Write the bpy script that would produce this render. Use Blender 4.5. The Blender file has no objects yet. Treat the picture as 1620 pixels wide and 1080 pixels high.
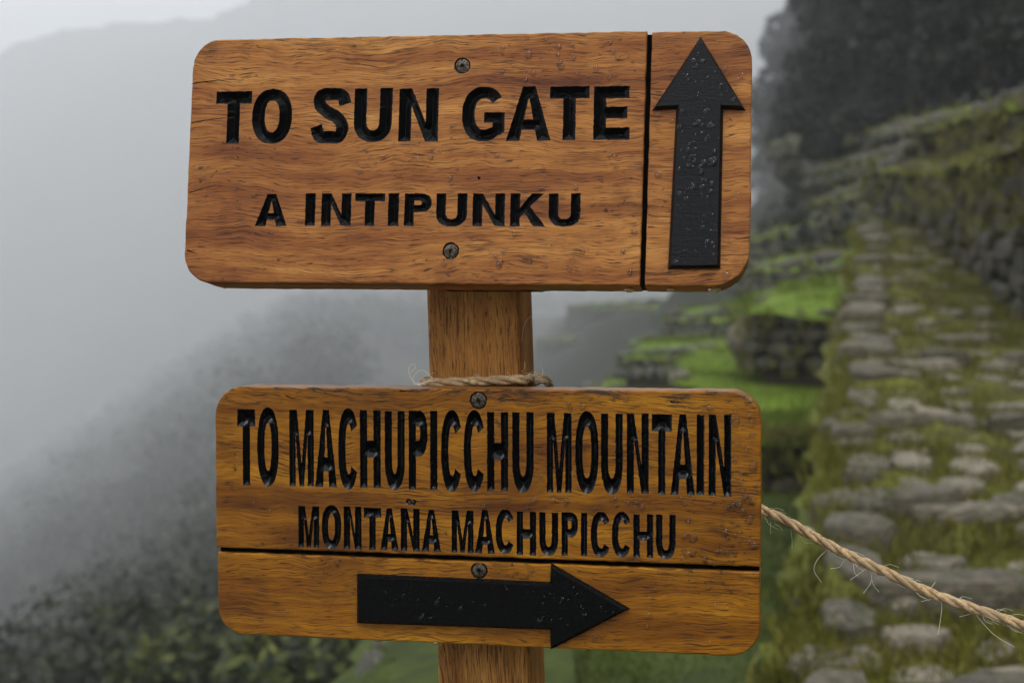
import bpy, math, random
import numpy as np
from mathutils import Vector, Matrix, Euler
from mathutils.geometry import delaunay_2d_cdt

R = math.radians
rng = np.random.default_rng(7)
random.seed(7)
scene = bpy.context.scene
COL = scene.collection

# ------------------------------------------------------------------ camera
CAMZ = 1.6
FPX = 2250.0                       # focal length in pixels of the 1620 px wide frame (50 mm lens)
cam_d = bpy.data.cameras.new('camera')
cam_d.lens = 50.0
cam_d.sensor_width = 36.0
cam_d.clip_start = 0.05
cam_d.clip_end = 6000
cam_d.dof.use_dof = True
cam_d.dof.focus_distance = 1.475
cam_d.dof.aperture_fstop = 5.6
cam = bpy.data.objects.new('camera', cam_d)
COL.objects.link(cam)
cam.location = (0, 0, CAMZ)
cam.rotation_euler = (R(90), 0, 0)
scene.camera = cam

# ------------------------------------------------------------------ world / sun / exposure
SUN_EL, SUN_AZ = R(58), R(168)     # overcast: a soft bright patch high behind the camera
world = bpy.data.worlds.new('World')
scene.world = world
world.use_nodes = True
wn = world.node_tree
wn.nodes.clear()
sky = wn.nodes.new('ShaderNodeTexSky')
sky.sky_type = 'NISHITA'
sky.sun_disc = False
sky.sun_elevation = SUN_EL
sky.sun_rotation = SUN_AZ
sky.dust_density = 6.0
sky.air_density = 1.0
hsv = wn.nodes.new('ShaderNodeHueSaturation')
hsv.inputs['Saturation'].default_value = 0.22      # a closed cloud deck: nearly grey
wmix = wn.nodes.new('ShaderNodeMixRGB')
wmix.inputs['Fac'].default_value = 0.8
wtc = wn.nodes.new('ShaderNodeTexCoord')
wsp = wn.nodes.new('ShaderNodeSeparateXYZ')
wn.links.new(wtc.outputs['Generated'], wsp.inputs[0])
wmr = wn.nodes.new('ShaderNodeMapRange')           # standard overcast sky: the zenith about three times the horizon
wmr.inputs[1].default_value, wmr.inputs[2].default_value = 0.0, 1.0
wmr.inputs[3].default_value, wmr.inputs[4].default_value = 0.62, 1.86
wn.links.new(wsp.outputs[2], wmr.inputs[0])
wov = wn.nodes.new('ShaderNodeVectorMath')
wov.operation = 'SCALE'
wov.inputs[0].default_value = (9.4, 9.9, 10.6)
wn.links.new(wmr.outputs[0], wov.inputs['Scale'])
wn.links.new(wov.outputs[0], wmix.inputs['Color2'])
bgn = wn.nodes.new('ShaderNodeBackground')
bgn.inputs['Strength'].default_value = 0.13
wout = wn.nodes.new('ShaderNodeOutputWorld')
wn.links.new(sky.outputs[0], hsv.inputs['Color'])
wn.links.new(hsv.outputs[0], wmix.inputs['Color1'])
wn.links.new(wmix.outputs[0], bgn.inputs['Color'])
wn.links.new(bgn.outputs[0], wout.inputs['Surface'])

sun_d = bpy.data.lights.new('sun', 'SUN')
sun_d.energy = 1.5
sun_d.angle = R(28)
sun_d.color = (1.0, 0.97, 0.92)
sun = bpy.data.objects.new('sun', sun_d)
COL.objects.link(sun)
sdir = Vector((math.sin(SUN_AZ) * math.cos(SUN_EL), math.cos(SUN_AZ) * math.cos(SUN_EL), math.sin(SUN_EL)))
sun.rotation_euler = sdir.to_track_quat('Z', 'Y').to_euler()

scene.view_settings.view_transform = 'Standard'
scene.view_settings.look = 'None'
scene.view_settings.exposure = -0.2
scene.view_settings.gamma = 1.0
cy = scene.cycles
cy.use_denoising = True
cy.max_bounces = 8
cy.diffuse_bounces = 3
cy.glossy_bounces = 3
cy.transmission_bounces = 6
cy.volume_bounces = 4
cy.sample_clamp_indirect = 8.0
cy.use_adaptive_sampling = True
cy.adaptive_threshold = 0.015

# ------------------------------------------------------------------ helpers
def at(px, py, Y):
    """point of the place seen at a pixel of the 1620x1080 photograph, Y metres in front of the camera"""
    return Vector(((px - 810) / FPX * Y, Y, CAMZ + (540 - py) / FPX * Y))

def link(o, parent=None):
    COL.objects.link(o)
    if parent is not None:
        o.parent = parent
    return o

def mesh_obj(name, verts, faces, mat, parent=None, smooth=False):
    me = bpy.data.meshes.new(name)
    me.from_pydata([tuple(map(float, v)) for v in verts], [], [tuple(int(i) for i in f) for f in faces])
    me.update()
    if mat is not None:
        me.materials.append(mat)
    if smooth:
        me.polygons.foreach_set('use_smooth', [True] * len(me.polygons))
    o = bpy.data.objects.new(name, me)
    return link(o, parent)

def empty(name, loc=(0, 0, 0)):
    o = bpy.data.objects.new(name, None)
    o.location = loc
    o.empty_display_size = 0.1
    return link(o)

def tag(o, label=None, cat=None, group=None, kind=None):
    if label: o['label'] = label
    if cat: o['category'] = cat
    if group: o['group'] = group
    if kind: o['kind'] = kind
    return o

class NT:
    """small helper round a material's node tree"""
    def __init__(self, name):
        self.mat = bpy.data.materials.new(name)
        self.mat.use_nodes = True
        self.t = self.mat.node_tree
        self.t.nodes.clear()
        self.out = self.t.nodes.new('ShaderNodeOutputMaterial')
        self.b = self.t.nodes.new('ShaderNodeBsdfPrincipled')
        self.t.links.new(self.b.outputs[0], self.out.inputs['Surface'])
    def n(self, typ, **kw):
        nd = self.t.nodes.new(typ)
        for k, v in kw.items():
            setattr(nd, k, v)
        return nd
    def l(self, a, b):
        self.t.links.new(a, b)
    def setin(self, sock, v):
        if isinstance(v, bpy.types.NodeSocket):
            self.l(v, sock)
        else:
            sock.default_value = v
    def obj(self):
        return self.n('ShaderNodeTexCoord').outputs['Object']
    def rand(self):
        return self.n('ShaderNodeObjectInfo').outputs['Random']
    def mapping(self, vec, scale=(1, 1, 1), loc=(0, 0, 0)):
        m = self.n('ShaderNodeMapping')
        self.l(vec, m.inputs['Vector'])
        m.inputs['Scale'].default_value = scale
        m.inputs['Location'].default_value = loc
        return m.outputs[0]
    def noise(self, vec, scale=1.0, detail=3.0, rough=0.55, dist=0.0, dim='3D'):
        t = self.n('ShaderNodeTexNoise')
        t.noise_dimensions = dim
        self.l(vec, t.inputs['Vector'])
        t.inputs['Scale'].default_value = scale
        t.inputs['Detail'].default_value = detail
        t.inputs['Roughness'].default_value = rough
        t.inputs['Distortion'].default_value = dist
        return t.outputs['Fac']
    def math(self, op, a, b=0.0, clamp=False):
        m = self.n('ShaderNodeMath', operation=op, use_clamp=clamp)
        self.setin(m.inputs[0], a)
        self.setin(m.inputs[1], b)
        return m.outputs[0]
    def remap(self, v, a, b, c=0.0, d=1.0):
        m = self.n('ShaderNodeMapRange')
        m.clamp = True
        self.setin(m.inputs[0], v)
        for i, q in enumerate((a, b, c, d)):
            m.inputs[i + 1].default_value = q
        return m.outputs[0]
    def ramp(self, v, stops):
        r = self.n('ShaderNodeValToRGB')
        self.setin(r.inputs[0], v)
        e = r.color_ramp.elements
        while len(e) < len(stops):
            e.new(0.5)
        for k, (p, c) in enumerate(stops):
            e[k].position = p
            e[k].color = (*c, 1)
        return r.outputs[0]
    def mix(self, f, a, b, mode='MIX'):
        m = self.n('ShaderNodeMixRGB', blend_type=mode)
        self.setin(m.inputs[0], f)
        self.setin(m.inputs[1], a if isinstance(a, bpy.types.NodeSocket) else (*a, 1))
        self.setin(m.inputs[2], b if isinstance(b, bpy.types.NodeSocket) else (*b, 1))
        return m.outputs[0]
    def sep(self, v):
        s = self.n('ShaderNodeSeparateXYZ')
        self.l(v, s.inputs[0])
        return s.outputs
    def comb(self, x, y, z):
        c = self.n('ShaderNodeCombineXYZ')
        for i, q in enumerate((x, y, z)):
            self.setin(c.inputs[i], q)
        return c.outputs[0]
    def bump(self, h, strength, dist):
        b = self.n('ShaderNodeBump')
        b.inputs['Strength'].default_value = strength
        b.inputs['Distance'].default_value = dist
        self.l(h, b.inputs['Height'])
        self.l(b.outputs[0], self.b.inputs['Normal'])
    def fin(self, color=None, rough=None, spec=None, **kw):
        if color is not None:
            self.setin(self.b.inputs['Base Color'], color if isinstance(color, bpy.types.NodeSocket) else (*color, 1))
        if rough is not None:
            self.setin(self.b.inputs['Roughness'], rough)
        if spec is not None:
            self.setin(self.b.inputs['Specular IOR Level'], spec)
        for k, v in kw.items():
            self.setin(self.b.inputs[k.replace('_', ' ')], v)
        return self.mat

# ------------------------------------------------------------------ materials
def wood(name, cols, axis='x', seed=0.0, stain=0.0, stain_y=0.13, wave=0.75, streak_amt=0.72, rough0=0.33):
    m = NT(name)
    X, Y, Z = m.sep(m.obj())
    if axis == 'x':
        g, c = X, m.math('ADD', Y, m.math('MULTIPLY', Z, 0.9))
    else:
        g, c = Z, m.math('ADD', X, m.math('MULTIPLY', Y, 0.9))
    # the grain wanders: large waves, then small ripples
    w1 = m.noise(m.comb(m.math('MULTIPLY', g, 4.5), m.math('MULTIPLY', c, 9.0), seed), 1.0, 2.0)
    w2 = m.noise(m.comb(m.math('MULTIPLY', g, 22.0), m.math('MULTIPLY', c, 24.0), seed + 3.1), 1.0, 2.0)
    c2 = m.math('ADD', c, m.math('MULTIPLY', m.math('SUBTRACT', w1, 0.5), 0.060 * wave))
    c2 = m.math('ADD', c2, m.math('MULTIPLY', m.math('SUBTRACT', w2, 0.5), 0.014 * wave))
    def gn(fg, fc, off, det=2.0, rough=0.55):
        return m.noise(m.comb(m.math('MULTIPLY', g, fg), m.math('MULTIPLY', c2, fc), seed + off), 1.0, det, rough)
    band = gn(2.2, 34, 1.0, 4.0, 0.62)
    blot = m.noise(m.comb(m.math('MULTIPLY', g, 7.0), m.math('MULTIPLY', c, 16.0), seed + 9.0), 1.0, 3.0)
    tone = m.math('ADD', m.math('MULTIPLY', band, 0.62), m.math('MULTIPLY', blot, 0.38))
    col = m.ramp(m.remap(tone, 0.335, 0.665), [(0.0, cols[0]), (0.35, cols[1]), (0.65, cols[2]), (1.0, cols[3])])
    fine = gn(30, 820, 5.0, 2.0)
    col = m.mix(m.remap(fine, 0.32, 0.60, 0.5, 0.0), col, cols[4])
    # darker growth lines, present in patches
    lines = gn(22, 460, 7.0, 2.0, 0.5)
    patch = m.noise(m.comb(m.math('MULTIPLY', g, 9.0), m.math('MULTIPLY', c, 22.0), seed + 12.0), 1.0, 2.0)
    lm = m.math('MULTIPLY', m.remap(lines, 0.54, 0.585), m.remap(patch, 0.42, 0.62))
    col = m.mix(m.math('MULTIPLY', lm, streak_amt), col, cols[4])
    # short open pores along the grain
    pores = gn(52, 900, 17.0, 1.5)
    pm = m.remap(pores, 0.60, 0.66)
    col = m.mix(m.math('MULTIPLY', pm, 0.8), col, cols[5])
    # water stains and dark specks with shapes of their own
    wst = m.noise(m.comb(m.math('MULTIPLY', g, 10.0), m.math('MULTIPLY', c, 13.0), seed + 40.0), 1.0, 5.0, 0.65)
    col = m.mix(m.math('MULTIPLY', m.remap(wst, 0.55, 0.70), 0.45), col, cols[4])
    spk = m.noise(m.comb(m.math('MULTIPLY', g, 120.0), m.math('MULTIPLY', c, 190.0), seed + 44.0), 1.0, 2.0)
    spm = m.math('MULTIPLY', m.remap(spk, 0.62, 0.68), m.remap(wst, 0.50, 0.62))
    col = m.mix(m.math('MULTIPLY', spm, 0.8), col, (0.018, 0.012, 0.008))
    # grimy, weathered edge with black mildew specks
    if stain > 0:
        sn = gn(26, 170, 21.0, 4.0, 0.7)
        edge = m.remap(Y, stain_y - 0.035, stain_y, 0.0, 0.16)
        sm = m.math('MULTIPLY', m.remap(m.math('ADD', sn, edge), 0.66, 0.76), stain)
        sm = m.math('MULTIPLY', sm, m.remap(Y, stain_y - 0.05, stain_y - 0.02))
        col = m.mix(sm, col, (0.02, 0.017, 0.014))
    h = m.math('SUBTRACT', m.math('MULTIPLY', fine, 0.5), m.math('ADD', m.math('MULTIPLY', lm, 0.5), m.math('MULTIPLY', pm, 0.8)))
    m.bump(h, 0.55, 0.0006)
    rr = m.remap(blot, 0.3, 0.7, rough0, rough0 + 0.22)
    return m.fin(col, rr, 0.18, Coat_Weight=0.03, Coat_Roughness=0.12)

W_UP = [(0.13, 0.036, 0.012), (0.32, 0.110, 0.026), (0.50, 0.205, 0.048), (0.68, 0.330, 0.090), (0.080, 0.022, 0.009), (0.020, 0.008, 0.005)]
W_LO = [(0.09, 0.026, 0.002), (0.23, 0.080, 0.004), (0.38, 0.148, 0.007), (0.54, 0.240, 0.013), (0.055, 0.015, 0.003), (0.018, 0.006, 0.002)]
W_PO = [(0.20, 0.075, 0.015), (0.36, 0.150, 0.030), (0.50, 0.225, 0.048), (0.60, 0.30, 0.075), (0.10, 0.034, 0.010), (0.028, 0.012, 0.006)]
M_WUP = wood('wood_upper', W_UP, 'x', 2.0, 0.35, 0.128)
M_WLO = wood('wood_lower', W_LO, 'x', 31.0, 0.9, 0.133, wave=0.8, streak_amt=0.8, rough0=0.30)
M_WPO = wood('wood_post', W_PO, 'z', 55.0, 0.0, wave=0.35, streak_amt=0.85, rough0=0.5)

def black_paint(name, base, rough, bump, spec=0.32):
    m = NT(name)
    o = m.obj()
    n1 = m.noise(o, 260, 3.0)
    n2 = m.noise(m.mapping(o, (60, 700, 60)), 1.0, 2.0)
    m.bump(m.math('ADD', n1, m.math('MULTIPLY', n2, 0.6)), bump, 0.0009)
    return m.fin(base, m.remap(n1, 0.3, 0.7, rough * 0.75, rough * 1.3), spec)
M_BLACK = black_paint('black_paint', (0.0035, 0.0035, 0.0038), 0.15, 0.05, 0.09)
M_BLACKL = black_paint('black_paint_wet', (0.0030, 0.0030, 0.0033), 0.12, 0.06, 0.22)
M_GROOVE = black_paint('groove_paint', (0.002, 0.002, 0.002), 0.6, 0.1, 0.04)
M_ARROW = black_paint('black_arrow_paint', (0.0050, 0.0050, 0.0056), 0.40, 0.5, 0.22)
M_ARROWL = black_paint('black_arrow_dimmed', (0.0035, 0.0035, 0.0036), 0.24, 0.2, 0.08)  # arrow paint dimmed: the lower board's darker reflection is put into the material
M_CRACK = NT('crack_dark').fin((0.028, 0.014, 0.008), 0.9, 0.1)  # dark brown inside the carved cracks
M_BURN = NT('drilled_wood_gap_shade').fin((0.018, 0.010, 0.006), 0.8, 0.2)  # burnt hole walls; the gap's painted shade strip shares this colour

m = NT('screw_metal')
n = m.noise(m.obj(), 420, 4.0)
M_SCREW = m.fin(m.ramp(n, [(0.38, (0.030, 0.020, 0.012)), (0.56, (0.10, 0.080, 0.058)), (0.8, (0.28, 0.24, 0.19))]), m.remap(n, 0.3, 0.7, 0.5, 0.25), 0.5, Metallic=0.75)
M_WATER = NT('water').fin((1, 1, 1), 0.0, 0.5, Transmission_Weight=1.0, IOR=1.33)

m = NT('jute')
o = m.obj()
n = m.noise(m.mapping(o, (260, 260, 260)), 1.0, 3.0)
n2 = m.noise(o, 45, 2.0)
m.bump(n, 0.6, 0.0008)
M_JUTE = m.fin(m.mix(m.remap(n2, 0.35, 0.65), m.ramp(n, [(0.3, (0.22, 0.13, 0.06)), (0.55, (0.52, 0.36, 0.19)), (0.8, (0.70, 0.54, 0.33))]), (0.36, 0.25, 0.14)), 0.8, 0.2)
M_FIBRE = NT('jute_fibre').fin((0.80, 0.72, 0.56), 0.6, 0.3)

def stone_mat(name, dark, mid, light, lichen=0.5, scale=7.0, moss=0.35):
    m = NT(name)
    o, r = m.obj(), m.rand()
    v = m.n('ShaderNodeVectorMath', operation='ADD')
    m.l(o, v.inputs[0])
    m.l(m.comb(m.math('MULTIPLY', r, 37.0), m.math('MULTIPLY', r, 91.0), r), v.inputs[1])
    o = v.outputs[0]
    n1 = m.noise(o, scale, 5.0, 0.62)
    n2 = m.noise(o, scale * 3.2, 4.0, 0.6)
    col = m.ramp(n1, [(0.30, dark), (0.5, mid), (0.72, light)])
    col = m.mix(m.math('MULTIPLY', m.remap(r, 0.0, 1.0), 0.5), col, light)
    col = m.mix(m.math('MULTIPLY', m.remap(n2, 0.54, 0.62), lichen), col, (0.40, 0.375, 0.29))
    n3 = m.noise(o, scale * 0.8, 4.0, 0.6)
    col = m.mix(m.math('MULTIPLY', m.remap(n3, 0.52, 0.62), moss), col, (0.045, 0.062, 0.010))
    m.bump(m.math('ADD', n1, m.math('MULTIPLY', n2, 0.5)), 0.8, 0.05)
    return m.fin(col, m.remap(n2, 0.35, 0.65, 0.42, 0.8), 0.3)
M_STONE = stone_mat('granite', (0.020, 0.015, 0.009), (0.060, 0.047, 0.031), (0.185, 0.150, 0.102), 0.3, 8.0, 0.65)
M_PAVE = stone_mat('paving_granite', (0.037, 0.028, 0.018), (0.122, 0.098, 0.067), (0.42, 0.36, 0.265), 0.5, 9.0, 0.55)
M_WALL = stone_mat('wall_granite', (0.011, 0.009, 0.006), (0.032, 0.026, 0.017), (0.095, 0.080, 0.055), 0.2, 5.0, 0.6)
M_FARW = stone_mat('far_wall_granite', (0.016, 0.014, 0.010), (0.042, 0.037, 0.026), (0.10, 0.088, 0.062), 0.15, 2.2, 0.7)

def ground_mat(name, cols, scale, bump=0.06):
    m = NT(name)
    o = m.obj()
    n1 = m.noise(o, scale, 6.0, 0.65)
    n2 = m.noise(o, scale * 5, 4.0, 0.6)
    t = m.math('ADD', m.math('MULTIPLY', n1, 0.6), m.math('MULTIPLY', n2, 0.4))
    m.bump(t, 0.8, bump)
    return m.fin(m.ramp(m.remap(t, 0.34, 0.66), [(i / (len(cols) - 1), c) for i, c in enumerate(cols)]), 0.85, 0.2)
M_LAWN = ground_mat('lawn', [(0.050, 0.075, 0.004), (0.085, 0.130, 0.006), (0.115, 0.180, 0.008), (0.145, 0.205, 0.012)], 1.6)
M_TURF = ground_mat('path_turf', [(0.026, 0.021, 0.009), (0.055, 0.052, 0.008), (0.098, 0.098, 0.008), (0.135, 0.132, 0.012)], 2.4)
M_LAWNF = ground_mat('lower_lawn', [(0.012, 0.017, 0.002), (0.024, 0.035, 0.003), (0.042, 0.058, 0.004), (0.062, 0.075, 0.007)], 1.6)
M_OLIVE = ground_mat('olive_turf', [(0.030, 0.034, 0.005), (0.060, 0.066, 0.007), (0.095, 0.105, 0.010), (0.12, 0.125, 0.016)], 1.3)
M_SLOPE = ground_mat('slope_scrub', [(0.018, 0.018, 0.008), (0.035, 0.036, 0.014), (0.060, 0.058, 0.024), (0.085, 0.078, 0.038)], 0.55, 0.25)
M_EARTH = ground_mat('earth', [(0.018, 0.013, 0.008), (0.035, 0.026, 0.016), (0.06, 0.045, 0.028)], 4.0)
M_FORESTFLOOR = ground_mat('forest_floor', [(0.008, 0.010, 0.004), (0.015, 0.018, 0.007), (0.028, 0.032, 0.012)], 0.08, 0.8)
M_MOUNT = ground_mat('mountain_forest', [(0.012, 0.016, 0.010), (0.022, 0.028, 0.016), (0.04, 0.046, 0.028)], 0.03, 2.0)

def leaf_mat(name, a, b, c, scale=1.1):
    m = NT(name)
    n1 = m.noise(m.obj(), scale, 4.0, 0.6)
    g = m.n('ShaderNodeNewGeometry')
    t = m.math('ADD', m.math('MULTIPLY', n1, 0.6), m.math('MULTIPLY', g.outputs['Random Per Island'], 0.4))
    return m.fin(m.ramp(m.remap(t, 0.25, 0.75), [(0.0, a), (0.55, b), (1.0, c)]), 0.6, 0.3)
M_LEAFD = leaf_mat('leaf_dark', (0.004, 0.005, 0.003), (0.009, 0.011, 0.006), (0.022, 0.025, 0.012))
M_LEAFM = leaf_mat('leaf_cloud_forest', (0.006, 0.009, 0.003), (0.015, 0.020, 0.006), (0.050, 0.056, 0.014), 0.30)
M_LEAFS = leaf_mat('leaf_shrub', (0.006, 0.010, 0.002), (0.022, 0.032, 0.005), (0.13, 0.14, 0.022), 0.8)
M_GRASS = leaf_mat('grass_blade', (0.060, 0.085, 0.006), (0.105, 0.150, 0.009), (0.16, 0.19, 0.022))
M_GRASSD = leaf_mat('grass_blade_dark', (0.030, 0.045, 0.004), (0.055, 0.080, 0.006), (0.095, 0.115, 0.012))
M_OLIVEG = leaf_mat('olive_grass_blade', (0.060, 0.058, 0.005), (0.110, 0.108, 0.008), (0.17, 0.16, 0.018))
M_STRAW = leaf_mat('straw_grass', (0.060, 0.050, 0.012), (0.10, 0.085, 0.022), (0.19, 0.16, 0.06))
M_STRAWD = leaf_mat('scrub_leaf', (0.024, 0.022, 0.007), (0.052, 0.047, 0.013), (0.10, 0.088, 0.028))
M_BARK = ground_mat('bark', [(0.018, 0.014, 0.010), (0.04, 0.032, 0.024), (0.07, 0.06, 0.045)], 9.0, 0.02)

# ------------------------------------------------------------------ terrain (structure)
def sstep(a, b, x):
    t = np.clip((x - a) / (b - a), 0, 1)
    return t * t * (3 - 2 * t)
_ph = rng.uniform(0, 6.28, (14, 2))
_fr = [(rng.normal(0, 1, 2)) for _ in range(14)]
def wob(X, Y, L, k0=0, n=7):
    s = 0
    for k in range(k0, k0 + n):
        a = _fr[k] / np.linalg.norm(_fr[k]) * (1 + 0.35 * (k - k0)) * 2 * np.pi / L
        s = s + np.sin(a[0] * X + a[1] * Y + _ph[k, 0]) / (1 + 0.5 * (k - k0))
    return s / 2.2
def hill(X, Y):
    """ground height of the mountainside (world z); contour lines run away from the camera, the valley is on the left"""
    X = np.asarray(X, float); Y = np.asarray(Y, float)
    near = 0.9 * X - 3.0 - 2.6 * (1 - sstep(8, 26, Y)) - 3.0 * sstep(34, 66, Y) * (1 - sstep(8, 13, X))
    near = np.maximum(near, -180 + 0.25 * X)
    spur = -44 + CAMZ + (0.085 + 0.083 * (1 - sstep(-0.15, 0.0, X / np.maximum(Y, 20.0)))) * Y + 0.646 * X + 4.0 * wob(X, Y, 190)
    k = 2.0
    m_ = np.maximum(near, spur)
    z = m_ + np.log(np.exp((near - m_) / k) + np.exp((spur - m_) / k)) * k - 0.4
    cap = 2.5 + 0.016 * Y + 60 * (1 - sstep(55, 105, Y)) + 0.6 * wob(X, Y, 30, 5)
    cap = cap + np.minimum(np.maximum(0, X - 0.165 * Y) * 3.0, 0.22 * Y)
    mm = np.minimum(z, cap)
    z = mm - np.log(np.exp(-(z - mm) / 1.5) + np.exp(-(cap - mm) / 1.5)) * 1.5
    return np.maximum(z, -330 + 5 * wob(X, Y, 200))

def axis_pts(lo, hi, fine_lo, fine_hi, fine, coarse):
    a = list(np.arange(fine_lo, fine_hi, fine))
    x, s = fine_lo, fine
    while x > lo:
        s = min(s * 1.12, coarse); x -= s; a.insert(0, max(x, lo))
    x, s = fine_hi, fine
    a.append(fine_hi)
    while x < hi:
        s = min(s * 1.12, coarse); x += s; a.append(min(x, hi))
    return np.array(a)
gx = axis_pts(-1300, 600, -30, 30, 0.9, 22)
gy = axis_pts(-110, 1490, 0, 70, 0.9, 20)
GX, GY = np.meshgrid(gx, gy)
GZ = hill(GX, GY)
nx_, ny_ = len(gx), len(gy)
V = np.c_[GX.ravel(), GY.ravel(), GZ.ravel()]
ii = np.arange(nx_ * ny_).reshape(ny_, nx_)
F = np.c_[ii[:-1, :-1].ravel(), ii[:-1, 1:].ravel(), ii[1:, 1:].ravel(), ii[1:, :-1].ravel()]
t_ = mesh_obj('hillside', V, F, M_FORESTFLOOR, smooth=True)
tag(t_, 'steep forest floor of the mountainside dropping to the valley on the left', kind='structure')

# far mountain across the valley, only a faint outline in the cloud
prof = [(-700, 200), (-420, 150), (-200, 118), (0, 92), (70, 64), (140, 46), (220, 34), (300, 30), (345, 14), (400, -10), (480, -50),
        (600, -64), (720, -52), (850, -60), (1000, -50), (1150, -60), (1400, -50), (1700, -40)]
YM = 1300.0
xs = np.linspace(-700, 1700, 161)
top = np.interp(xs, [p[0] for p in prof], [p[1] for p in prof]) + 3.0 * np.sin(xs * 0.09) + 2.2 * np.sin(xs * 0.23 + 1) + rng.normal(0, 1.3, len(xs))
MV, MF = [], []
rows = 16
for i, x in enumerate(xs):
    p = at(x, top[i], YM)
    for j in range(rows):
        f = j / (rows - 1)
        MV.append((p.x + 18 * math.sin(j * 1.3 + i * 0.21), YM - 90 * f + 24 * math.sin(i * 0.17 + j) * (f > 0), p.z * (1 - f) + (-325) * f))
for i in range(len(xs) - 1):
    for j in range(rows - 1):
        a = i * rows + j
        MF.append((a, a + 1, a + rows + 1, a + rows))
nb = len(MV)
for i, x in enumerate(xs):
    p = at(x, top[i], YM)
    MV.append((p.x, YM + 150, p.z * 0.62 - 50))
for i in range(len(xs) - 1):
    MF.append((i * rows, (i + 1) * rows, nb + i + 1, nb + i))
mo = mesh_obj('mountain', MV, MF, M_MOUNT, smooth=True)
tag(mo, 'faint mountain outline across the cloud filled valley', kind='structure')

# ------------------------------------------------------------------ terraces, path and walls
def sheet(name, fn, nu, nv, mat, label):
    """grid surface fn(u,v)->point, u,v in 0..1"""
    vs = [fn(i / nu, j / nv) for j in range(nv + 1) for i in range(nu + 1)]
    fs = [(j * (nu + 1) + i, j * (nu + 1) + i + 1, (j + 1) * (nu + 1) + i + 1, (j + 1) * (nu + 1) + i) for j in range(nv) for i in range(nu)]
    o = mesh_obj(name, vs, fs, mat, smooth=True)
    tag(o, label, kind='structure')
    return o

def path_z(Y):
    return CAMZ - 1.44 + 0.2 * (Y - 6)
def path_l(Y):
    return 1.30 + 0.262 * (Y - 6) + 0.05 * math.sin(Y * 1.7)
def path_r(Y):
    return 5.45 + (Y - 15.2) * 0.135 + 0.06 * math.sin(Y * 1.1)

rnd = random.Random(3)
def jit(a):
    return rnd.uniform(-a, a)

# grass terrace the post and the camera stand on
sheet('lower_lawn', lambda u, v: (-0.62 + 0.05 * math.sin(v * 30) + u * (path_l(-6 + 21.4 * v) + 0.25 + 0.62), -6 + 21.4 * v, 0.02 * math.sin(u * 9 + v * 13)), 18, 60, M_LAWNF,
      'flat green grass terrace below the stone path')
# upper sloping lawn left of the path
def lawnB(u, v):
    Y = 15.2 + 10.5 * v
    xl = 1.75 + 0.135 * (Y - 15.2) + 0.16 * math.sin(Y * 2.3) + 0.1 * math.sin(Y * 5.1)
    X = xl + u * (path_l(Y) + 0.3 - xl)
    return (X, Y, CAMZ - 1.02 + 0.088 * (Y - 15.2) + 0.18 * (u - 0.5) + 0.05 * math.sin(X * 2.1 + Y))
sheet('upper_lawn', lawnB, 18, 40, M_LAWN, 'bright green sloping lawn between the path and the terraces')
# path bed
sheet('path', lambda u, v: (path_l(4 + 21 * v) + u * (path_r(4 + 21 * v) + 0.5 - path_l(4 + 21 * v)), 4 + 21 * v,
                            path_z(4 + 21 * v) + 0.03 * math.sin(u * 23 + v * 50) + 0.03 * math.sin(v * 90 + u * 6)), 24, 120, M_TURF,
      'mossy climbing footpath of rough stones and turf')
path = bpy.data.objects['path']

# ---- stones: a handful of shapes shared by all walls and pavings
def stone_mesh(name, mat, kind, seed):
    """boulder-like block, unit size: x width, y depth, z height; kind 'slab' is flat on top"""
    g = np.random.default_rng(seed)
    n = 9
    ang = np.sort(np.linspace(0, 2 * np.pi, n, endpoint=False) + g.uniform(-0.22, 0.22, n))
    p = 0.24 if kind == 'block' else 0.40
    r = 1 / (np.abs(np.cos(ang)) ** (1 / p) + np.abs(np.sin(ang)) ** (1 / p)) ** p * g.uniform(0.78, 1.06, n)
    ring = np.c_[np.cos(ang) * r, np.sin(ang) * r] * 0.5
    if kind == 'slab':   # outline in xy, dome in z
        prof_ = [(-0.5, 0.90), (0.05, 1.0), (0.36, 0.96), (0.47, 0.86), (0.50, 0.45)]
        to = lambda q, h: (q[0], q[1], h)
    else:                # outline in xz (wall face), bulging towards -y
        prof_ = [(-0.5, 0.97), (0.20, 1.0), (0.42, 0.97), (0.50, 0.86), (0.53, 0.45)]
        to = lambda q, h: (q[0], -h, q[1])
    vs, fs = [], []
    for k, (h, s) in enumerate(prof_):
        for q in ring:
            j = g.normal(0, 0.025 if k else 0.0)
            vs.append(to(q * (s + j), h + g.normal(0, 0.03) * (k > 1)))
    c = len(vs)
    vs.append(to((0, 0), prof_[-1][0] + g.normal(0, 0.02)))
    for k in range(len(prof_) - 1):
        for i in range(n):
            a, b = k * n + i, k * n + (i + 1) % n
            fs.append((a, b, b + n, a + n) if kind == 'slab' else (a, a + n, b + n, b)[::-1])
    for i in range(n):
        a, b = (len(prof_) - 1) * n + i, (len(prof_) - 1) * n + (i + 1) % n
        fs.append((a, b, c))
    me = bpy.data.meshes.new(name)
    me.from_pydata([tuple(map(float, v)) for v in vs], [], fs)
    me.materials.append(mat)
    me.update()
    return me
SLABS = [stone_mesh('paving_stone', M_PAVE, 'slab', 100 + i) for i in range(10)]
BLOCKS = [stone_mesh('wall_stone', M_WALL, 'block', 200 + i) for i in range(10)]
KERBS = [stone_mesh('kerb_stone', M_STONE, 'slab', 300 + i) for i in range(6)]

def place(me, parent, loc, scl, rot=(0, 0, 0), name='stone'):
    o = bpy.data.objects.new(name, me)
    o.location, o.scale, o.rotation_euler = loc, scl, rot
    return link(o, parent)

slope = math.atan(0.2)
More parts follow.
